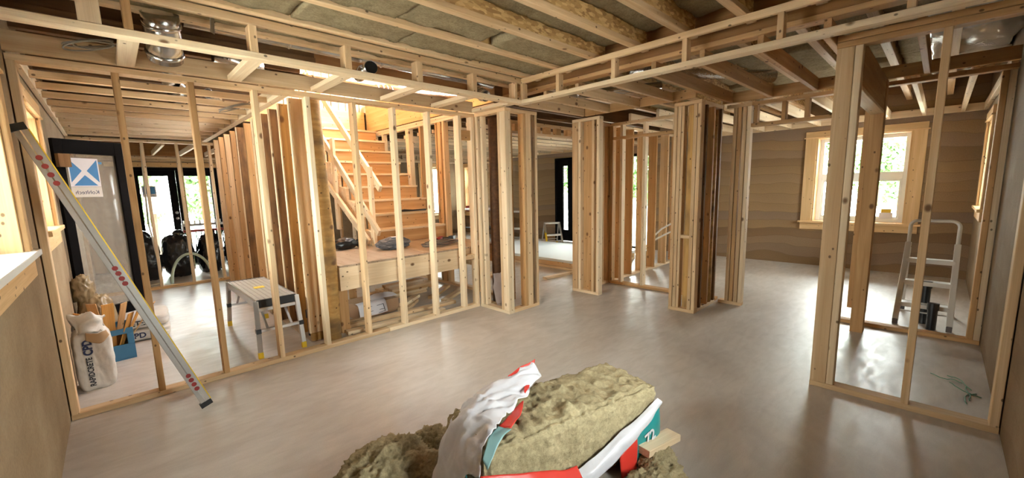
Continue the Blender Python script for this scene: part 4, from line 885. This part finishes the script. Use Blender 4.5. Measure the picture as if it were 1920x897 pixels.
sheet('paper', [[(-.17, .06, .178), (0, .06, .18), (.17, .075, .178)], [(-.18, -.03, .168), (0, -.035, .172), (.16, -.02, .170)], [(-.19, -.09, .06), (0, -.10, .055), (.15, -.085, .06)]], PAPER, ps, sub=5, wr=.006, fr=7, thick=.001, seed=2)
for (xa, za, xb, zb) in ((-.12, .07, -.12, .145), (-.12, .145, -.03, .148), (-.12, .07, -.06, .07), (.03, .07, .11, .075), (.11, .075, .11, .15), (.03, .145, .11, .15), (-.06, .10, -.03, .10), (.05, .10, .11, .10)):
    t0 = (.168-za)/.108; t1 = (.168-zb)/.108
    bar(ps, 'plan_line', (xa, -.043-.063*t0, za), (xb+.002, -.043-.063*t1, zb), .004, .006, INK, 'Y', local=True, ch=.0005)
ps2 = sheet('plan_sheet', [[(2.1, 4.62, .19), (2.28, 4.66, .20), (2.42, 4.70, .175)], [(2.08, 4.52, .185), (2.25, 4.54, .215), (2.42, 4.58, .19)], [(2.06, 4.44, .182), (2.24, 4.44, .19), (2.42, 4.48, .18)]], PAPER, None, sub=5, wr=.012, fr=7, thick=.001, seed=5)
tag(ps2, 'crumpled plan sheet lying flat on the carton top', 'paper')
# ================================================================== CENTRE AND RIGHT ROOMS
bs = thing('board_stack', 'low stack of white foam boards on lumber bearers before the slim black door', 'board stack', (6.2, 5.2, 0))
bx(bs, 'foam_board', 5.60, 7.3, 4.0, 6.9, .145, .17, BOARD); bx(bs, 'foam_board', 5.61, 7.3, 4.0, 6.9, .12, .144, BOARD)
for x in (5.61, 6.5, 7.2): bx(bs, 'bearer', x, x+.089, 4.0, 6.9, .042, .119, PINE)
for x in (5.57, 6.4, 7.15): bx(bs, 'bearer', x, x+.14, 4.0, 6.9, .002, .040, PALE)
lumber('single two-by-four on the floor between the boxed corner and the alcove studs', (4.80, 4.16, Z1), (5.52, 4.10, Z1), .089, SW, PALE, 'loose lumber in the passage')
lumber('pale board on edge of the floor behind the boxed corner', (4.35, 4.9, Z1), (5.0, 5.5, Z1), .089, SW, PALE, 'loose lumber in the passage')
def step_ladder(t, wd, ht, run, steps, mat, feet, tread_mat, hoop):
    a = ht/1.0
    for s_ in (-1, 1):
        bar(t, 'front_rail', (-run, s_*wd/2, .03), (0, s_*wd*.46, ht*(.78 if hoop else 1)), .024, .045, mat, 'Y', local=True); bar(t, 'rear_leg', (run, s_*wd*.5, .03), (0.03, s_*wd*.44, ht*.72 if hoop else ht), .02, .03, mat, 'Y', local=True)
        for x in (-run, run): bx(t, 'foot', x-.025, x+.025, s_*wd/2-.02, s_*wd/2+.02, 0, .05, feet, local=True)
    for k in range(steps):
        f = (k+1)/(steps+ (0.0 if not hoop else .45)); z = ht*(.72 if hoop else 1)*f if hoop else ht*f; x = -run*(1-z/(ht*(.78 if hoop else 1)))
        bx(t, 'step', x-.02, x+.09, -wd*.45, wd*.45, z-.03, z, tread_mat, local=True); bx(t, 'step_edge', x-.028, x-.0205, -wd*.46, wd*.46, z-.04, z+.002, mat, local=True)
    bx(t, 'spreader', -run*.75, -run*.75+.012, -wd*.47, wd*.47, .12, .132, mat, local=True); bx(t, 'spreader', run*.8, run*.8+.012, -wd*.47, wd*.47, .12, .132, mat, local=True)
    if hoop:
        m = MB(); z0 = ht*.72; r = .06; P = [(0, -wd*.46, z0)]
        for k in range(7): an = math.pi/2*k/6; P.append((.02, -wd*.46+r*(1-math.cos(an)), ht-r+r*math.sin(an)))
        for k in range(7): an = math.pi/2*(1-k/6); P.append((.02, wd*.46-r*(1-math.cos(an)), ht-r+r*math.sin(an)))
        P.append((0, wd*.46, z0)); m.tube(P, .016, 10); m.build('hoop_handle', mat, t, smooth=True)
t = thing('step_ladder', 'white hooped step ladder standing near the far window', 'step ladder', (5.86, .01, 0), math.radians(-2))
step_ladder(t, .37, 1.01, .31, 3, plain('painted_aluminium', (.66, .62, .57), .4, .3), plain('grey_rubber', (.12, .10, .10), .7), WHITE, True)
t = thing('step_ladder', 'tall white step ladder glimpsed between studs of the boxed corner', 'step ladder', (7.5, 7.45, 0), math.radians(25)); step_ladder(t, .42, .84, .34, 2, WHITE, BLACKP, WHITE, False)
t = thing('step_stool', 'aluminium step stool with yellow label standing by the slim black door', 'step stool', (7.85, 6.55, 0), math.radians(55)); step_ladder(t, .40, .56, .26, 2, ALU, YEL, BLACKP, False)
bar(t, 'yellow_label', (-.262, .2, .08), (-.05, .19, .46), .005, .05, YEL, 'Y', local=True)
for (x, y, h, lab) in ((5.53, -.045, .25, 'short black drain pipe stub capped by a collar near the ladder feet'), (5.72, .015, .42, 'taller black drain pipe stub behind the near stud')):
    p_ = thing('drain_pipe', lab, 'pipe', (x, y, 0)); m = MB(); m.tube([(0, 0, .001), (.012, 0, h)], .035, 16); m.build('pipe_body', BLACKP, p_, smooth=False); m = MB(); m.tube([(.009, 0, h-.06), (.0125, 0, h+.005)], .042, 16); m.build('pipe_collar', BLACKP, p_)
gw_ = MB()
for k in range(5):
    P = [Vector((3.98+.05*k, -.30+.02*k, .004))]; h = rng.uniform(.8, 2.4)
    for q in range(9): h += rng.uniform(-.6, .6); P.append(P[-1]+Vector((math.cos(h)*.03, math.sin(h)*.02, rng.uniform(-.003, .004))))
    gw_.tube([(p.x, max(-.335, p.y), max(.004, p.z)) for p in P], .0028, 5)
tag(gw_.build('wire_scraps', GREENW, None, smooth=True), 'thin green wire scraps on the floor along the right wall', 'wire')
sv = thing('pipe_sleeve', 'black sleeve with two white water pipes curving up behind the plumbing studs', 'pipe', (6.62, 3.46, 0))
m = MB(); m.tube([(0, 0, 0), (.0, 0, .28)], .04, 12); m.tube([(0, 0, .24), (0, 0, .3)], .05, 12); m.build('sleeve', BLACKP, sv)
for k in (0, 1):
    m = MB(); m.tube([(.0, 0, .05), (.0, .01, .3), (.05+.03*k, -.09, .5-.05*k), (.14, -.24-.05*k, .68-.1*k), (.25, -.42, .80-.14*k), (.36, -.62, .86-.16*k)], .014, 10); m.build('water_pipe', WHITE, sv, smooth=True)
sb = thing('sawn_block', 'orange-brown lumber block on the floor between the alcove studs', 'offcut', (5.75, 2.3, 0)); bx(sb, 'block', 5.6, 5.95, 2.26, 2.35, .001, .09, WARM); bx(sb, 'block', 5.55, 5.9, 2.15, 2.24, .001, .04, PINE)
bn = thing('waste_bin', 'small grey-green bin beside the glazed terrace door', 'bin', (8.1, 4.95, 0)); m = MB(); m.tube([(0, 0, .001), (0, 0, .1), (0, 0, .36), (0, 0, .42)], [.11, .12, .13, .08], 16); m.build('bin_body', plain('grey_green_plastic', (.30, .33, .28), .5), bn, smooth=True)
tc_ = thing('tool_case', 'dark red tool case on the sill of the kitchen corner window', 'tool case', (8.63, 10.5, .692)); m = MB(); m.box(-.12, .12, -.28, .28, 0, .18); m.build('case_body', DARKR, tc_, bevel=.015); m = MB(); m.tube([(0, -.08, .18), (0, -.07, .22), (0, .07, .22), (0, .08, .18)], .012, 8); m.build('handle', BLACKP, tc_)
tbl = thing('work_table', 'dark folding work table against the kitchen far wall', 'table', (8.0, 9.6, 0)); bx(tbl, 'table_top', 7.7, 8.45, 8.9, 10.05, .80, .84, WHITE)
for x in (7.75, 8.4):
    for y in (8.95, 10.0): bx(tbl, 'leg', x-.02, x+.02, y-.02, y+.02, 0, .799, BLACKP)
bx(tbl, 'lower_shelf', 7.73, 8.42, 8.97, 9.98, .25, .28, BLACKP)
for i, (x, y, c_, lab) in enumerate(((7.85, 9.1, RED, 'red bottle at the near end of the work table'), (8.1, 9.4, WHITE, 'white bottle in the middle of the work table'), (8.0, 9.75, DARKR, 'dark red bottle at the far end of the work table'), (7.85, 9.55, BLACKP, 'black bottle at the table edge'))):
    b_ = thing('bottle', lab, 'bottle', (x, y, .841)); m = MB(); m.tube([(0, 0, 0), (0, 0, .14), (0, 0, .18), (0, 0, .22)], [.05, .05, .02, .02], 12); m.build('bottle_body', c_, b_, smooth=True); m = MB(); m.tube([(0, 0, .221), (0, 0, .245)], .023, 12); m.build('cap', WHITE, b_)
# ================================================================== DUCTS AND CABLES OVERHEAD
def duct(name, label, pts, r, mat=STEEL, seams=(), grp=None):
    t = thing(name, label, 'duct', pts[0]); o_ = Vector(pts[0]); P = [Vector(p)-o_ for p in pts]
    m = MB(); m.tube(P, r, 20, cap=False); ob_ = m.build('duct_pipe', mat, t, smooth=True); md = ob_.modifiers.new('thick', 'SOLIDIFY'); md.thickness = .003
    for f in seams:
        i = min(int(f*(len(P)-1)), len(P)-2); u = f*(len(P)-1)-i; c = P[i].lerp(P[i+1], u); d_ = (P[i+1]-P[i]).normalized()
        m = MB(); m.tube([c-d_*.012, c-d_*.004, c+d_*.004, c+d_*.012], [r+.001, r+.007, r+.007, r+.001], 20, cap=False); m.build('seam_ring', mat, t, smooth=True)
    return t
duct('duct', 'wide shiny steel duct dropping through the soffit near the left wall', [(.35, 3.34, 2.545), (.355, 3.36, 2.50), (.36, 3.40, 2.45), (.365, 3.45, 2.40), (.37, 3.52, 2.33)], .095, STEEL, (.3, .62, .9))
duct('duct', 'steel elbow duct peeping over the soffit ledger right of the wide duct', [(.72, 4.02, 2.53), (.84, 4.02, 2.52), (.96, 4.02, 2.49), (1.05, 4.03, 2.485)], .078, STEEL, (.25, .5, .8))
duct('duct', 'long jointed steel duct running above the log post and stair opening', [(1.10, 4.13, 2.47), (1.6, 4.12, 2.47), (2.1, 4.13, 2.475), (2.3, 4.12, 2.49), (3.15, 4.10, 2.50)], .055, STEEL, (.2, .3, .55, .62, .68, .74))
t = duct('duct', 'short duct with black open mouth facing the room over the soffit rail', [(1.71, 3.36, 2.47), (1.76, 3.70, 2.48)], .055, STEEL, (.6,))
m = MB(); m.tube([(.004, .012, 0), (.008, .02, 0)], .053, 20); m.build('mouth_shade', BLACKP, t)  # black disc stands in for the shade inside the open duct
duct('duct', 'thin straight steel duct tucked up between the joists over the soffit', [(.5, 3.62, 2.63), (1.6, 3.62, 2.62), (3.3, 3.62, 2.61)], .05, STEEL, (.3, .6))
duct('duct', 'bright steel elbow duct at the inner corner of the soffit', [(3.03, 3.60, 2.54), (3.03, 3.58, 2.50), (3.05, 3.52, 2.45), (3.05, 3.44, 2.42)], .06, STEEL, (.25, .5, .75))
duct('duct', 'foil flexible duct bending above the lit soffit joists', [(3.7, 2.1, 2.49), (4.1, 1.75, 2.49), (4.45, 1.5, 2.485), (4.7, 1.45, 2.48), (4.95, 1.25, 2.48)], .06, FOIL, ())
duct('duct', 'steel duct lying across the joists near the corner of the right soffit', [(3.6, 3.5, 2.44), (3.9, 3.0, 2.45), (4.2, 2.5, 2.47), (4.5, 2.2, 2.50)], .045, STEEL, (.4,))
for i, (x, y, ln) in enumerate(((.45, 4.35, .5), (.55, 4.9, .6), (.6, 5.5, .5), (.85, 5.2, .4))):
    duct('duct', ('steel duct glinting above the first hung joists', 'steel duct glinting above the joists near the wire coil', 'steel duct glinting above the middle hung joists', 'short steel duct glinting beside the stair-side ledger')[i], [(x, y, 2.47), (x+.1, y+ln*.5, 2.475), (x+.05, y+ln, 2.47)], .05, STEEL, (.5,))
def coil(label, c, r, n, tilt):
    m = MB(); P = []
    for k in range(n*20):
        a = k*math.pi/10; rr = r*(1+.22*math.sin(k*.157)); P.append((c[0]+rr*math.cos(a), c[1]+rr*.8*math.sin(a), c[2]+tilt*rr*math.cos(a)+.012*math.sin(k*.23)))
    m.tube(P, .005, 6); return tag(m.build('cable_coil', COILM, None, smooth=True), label, 'cable')
coil('grey cable coil hung from the soffit beside the left wall', (.03, 3.58, 2.36), .10, 3, .25)
coil('loose cable coil hanging by the stair-side ledger', (1.02, 4.9, 2.31), .12, 3, .35)
hc = thing('hanging_strap', 'short shiny metal strap hanging behind the soffit rail', 'strap', (.62, 3.30, 2.62)); bar(hc, 'strap_band', (.62, 3.30, 2.70), (.60, 3.28, 2.47), .035, .003, ALU, 'Y')
# ================================================================== OUTSIDE
m = MB(); m.box(-40, 60, -40, 60, -.25, -.14); tag(m.build('ground', GROUNDM), kind='structure')
def tree(label, x, y, h, r, seed, grp='trees outside the windows'):
    t = thing('tree', label, 'tree', (x, y, -.14), 0, grp); R_ = random.Random(seed)
    m = MB(); m.tube([(0, 0, 0), (.05, 0, h*.3), (0, .05, h*.6), (0, 0, h*.9)], [h*.02, h*.016, h*.012, h*.004], 8); m.build('trunk', BARK, t, smooth=True)
    v = []; f = []
    cl = [(Vector((R_.uniform(-.55, .55)*r, R_.uniform(-.55, .55)*r, h*R_.uniform(.12 if h < 5 else .3, .95))), r*R_.uniform(.25, .5)) for _ in range(26)]
    for c, rr in cl:
        for _ in range(120):
            d = Vector((R_.gauss(0, 1), R_.gauss(0, 1), R_.gauss(0, .7))); d = d.normalized()*rr*R_.uniform(.5, 1); p = c+d
            a = Vector((R_.uniform(-1, 1), R_.uniform(-1, 1), R_.uniform(-1, 1))).normalized()*.12*max(1, h/6); b = a.orthogonal().normalized()*.08*max(1, h/6)
            n_ = len(v); v += [p-a-b, p+a-b, p+a+b, p-a+b]; f.append((n_, n_+1, n_+2, n_+3))
    link('crown', mesh_from('crown', v, f, LEAF), t)
for i, (x, y, h, r, lab) in enumerate(((23, .3, 3.6, 1.3, 'bushy tree in the upper right far window sash'), (24, 4.3, 6.5, 1.7, 'tall tree in the upper left far window sash'), (31, 2.4, 3.6, 1.6, 'low round tree in the middle of the far window'),
        (.6, 24, 4.2, 1.5, 'tree behind the left french door glass'), (3.6, 25, 4.4, 1.5, 'tree behind the right french door glass'), (22, 11.5, 4.5, 2.2, 'tree beyond the glazed terrace door'), (24, 18, 5.5, 2.4, 'tree beyond the slim black door'))):
    tree(lab, x, y, h, r, i+1)
for i, (x, y, rr, lab) in enumerate(((18, -.3, 1.1, 'pale gravel mound behind the right lower sash'), (3.0, 19, 1.1, 'pale gravel mound behind the right french door'))):
    o = blob('gravel_mound', GROUNDM, None, (rr*1.6, rr*1.6, rr*.6), (x, y, -.14), sub=4, amp=.15, fr=2, seed=i); tag(o, lab, 'mound')
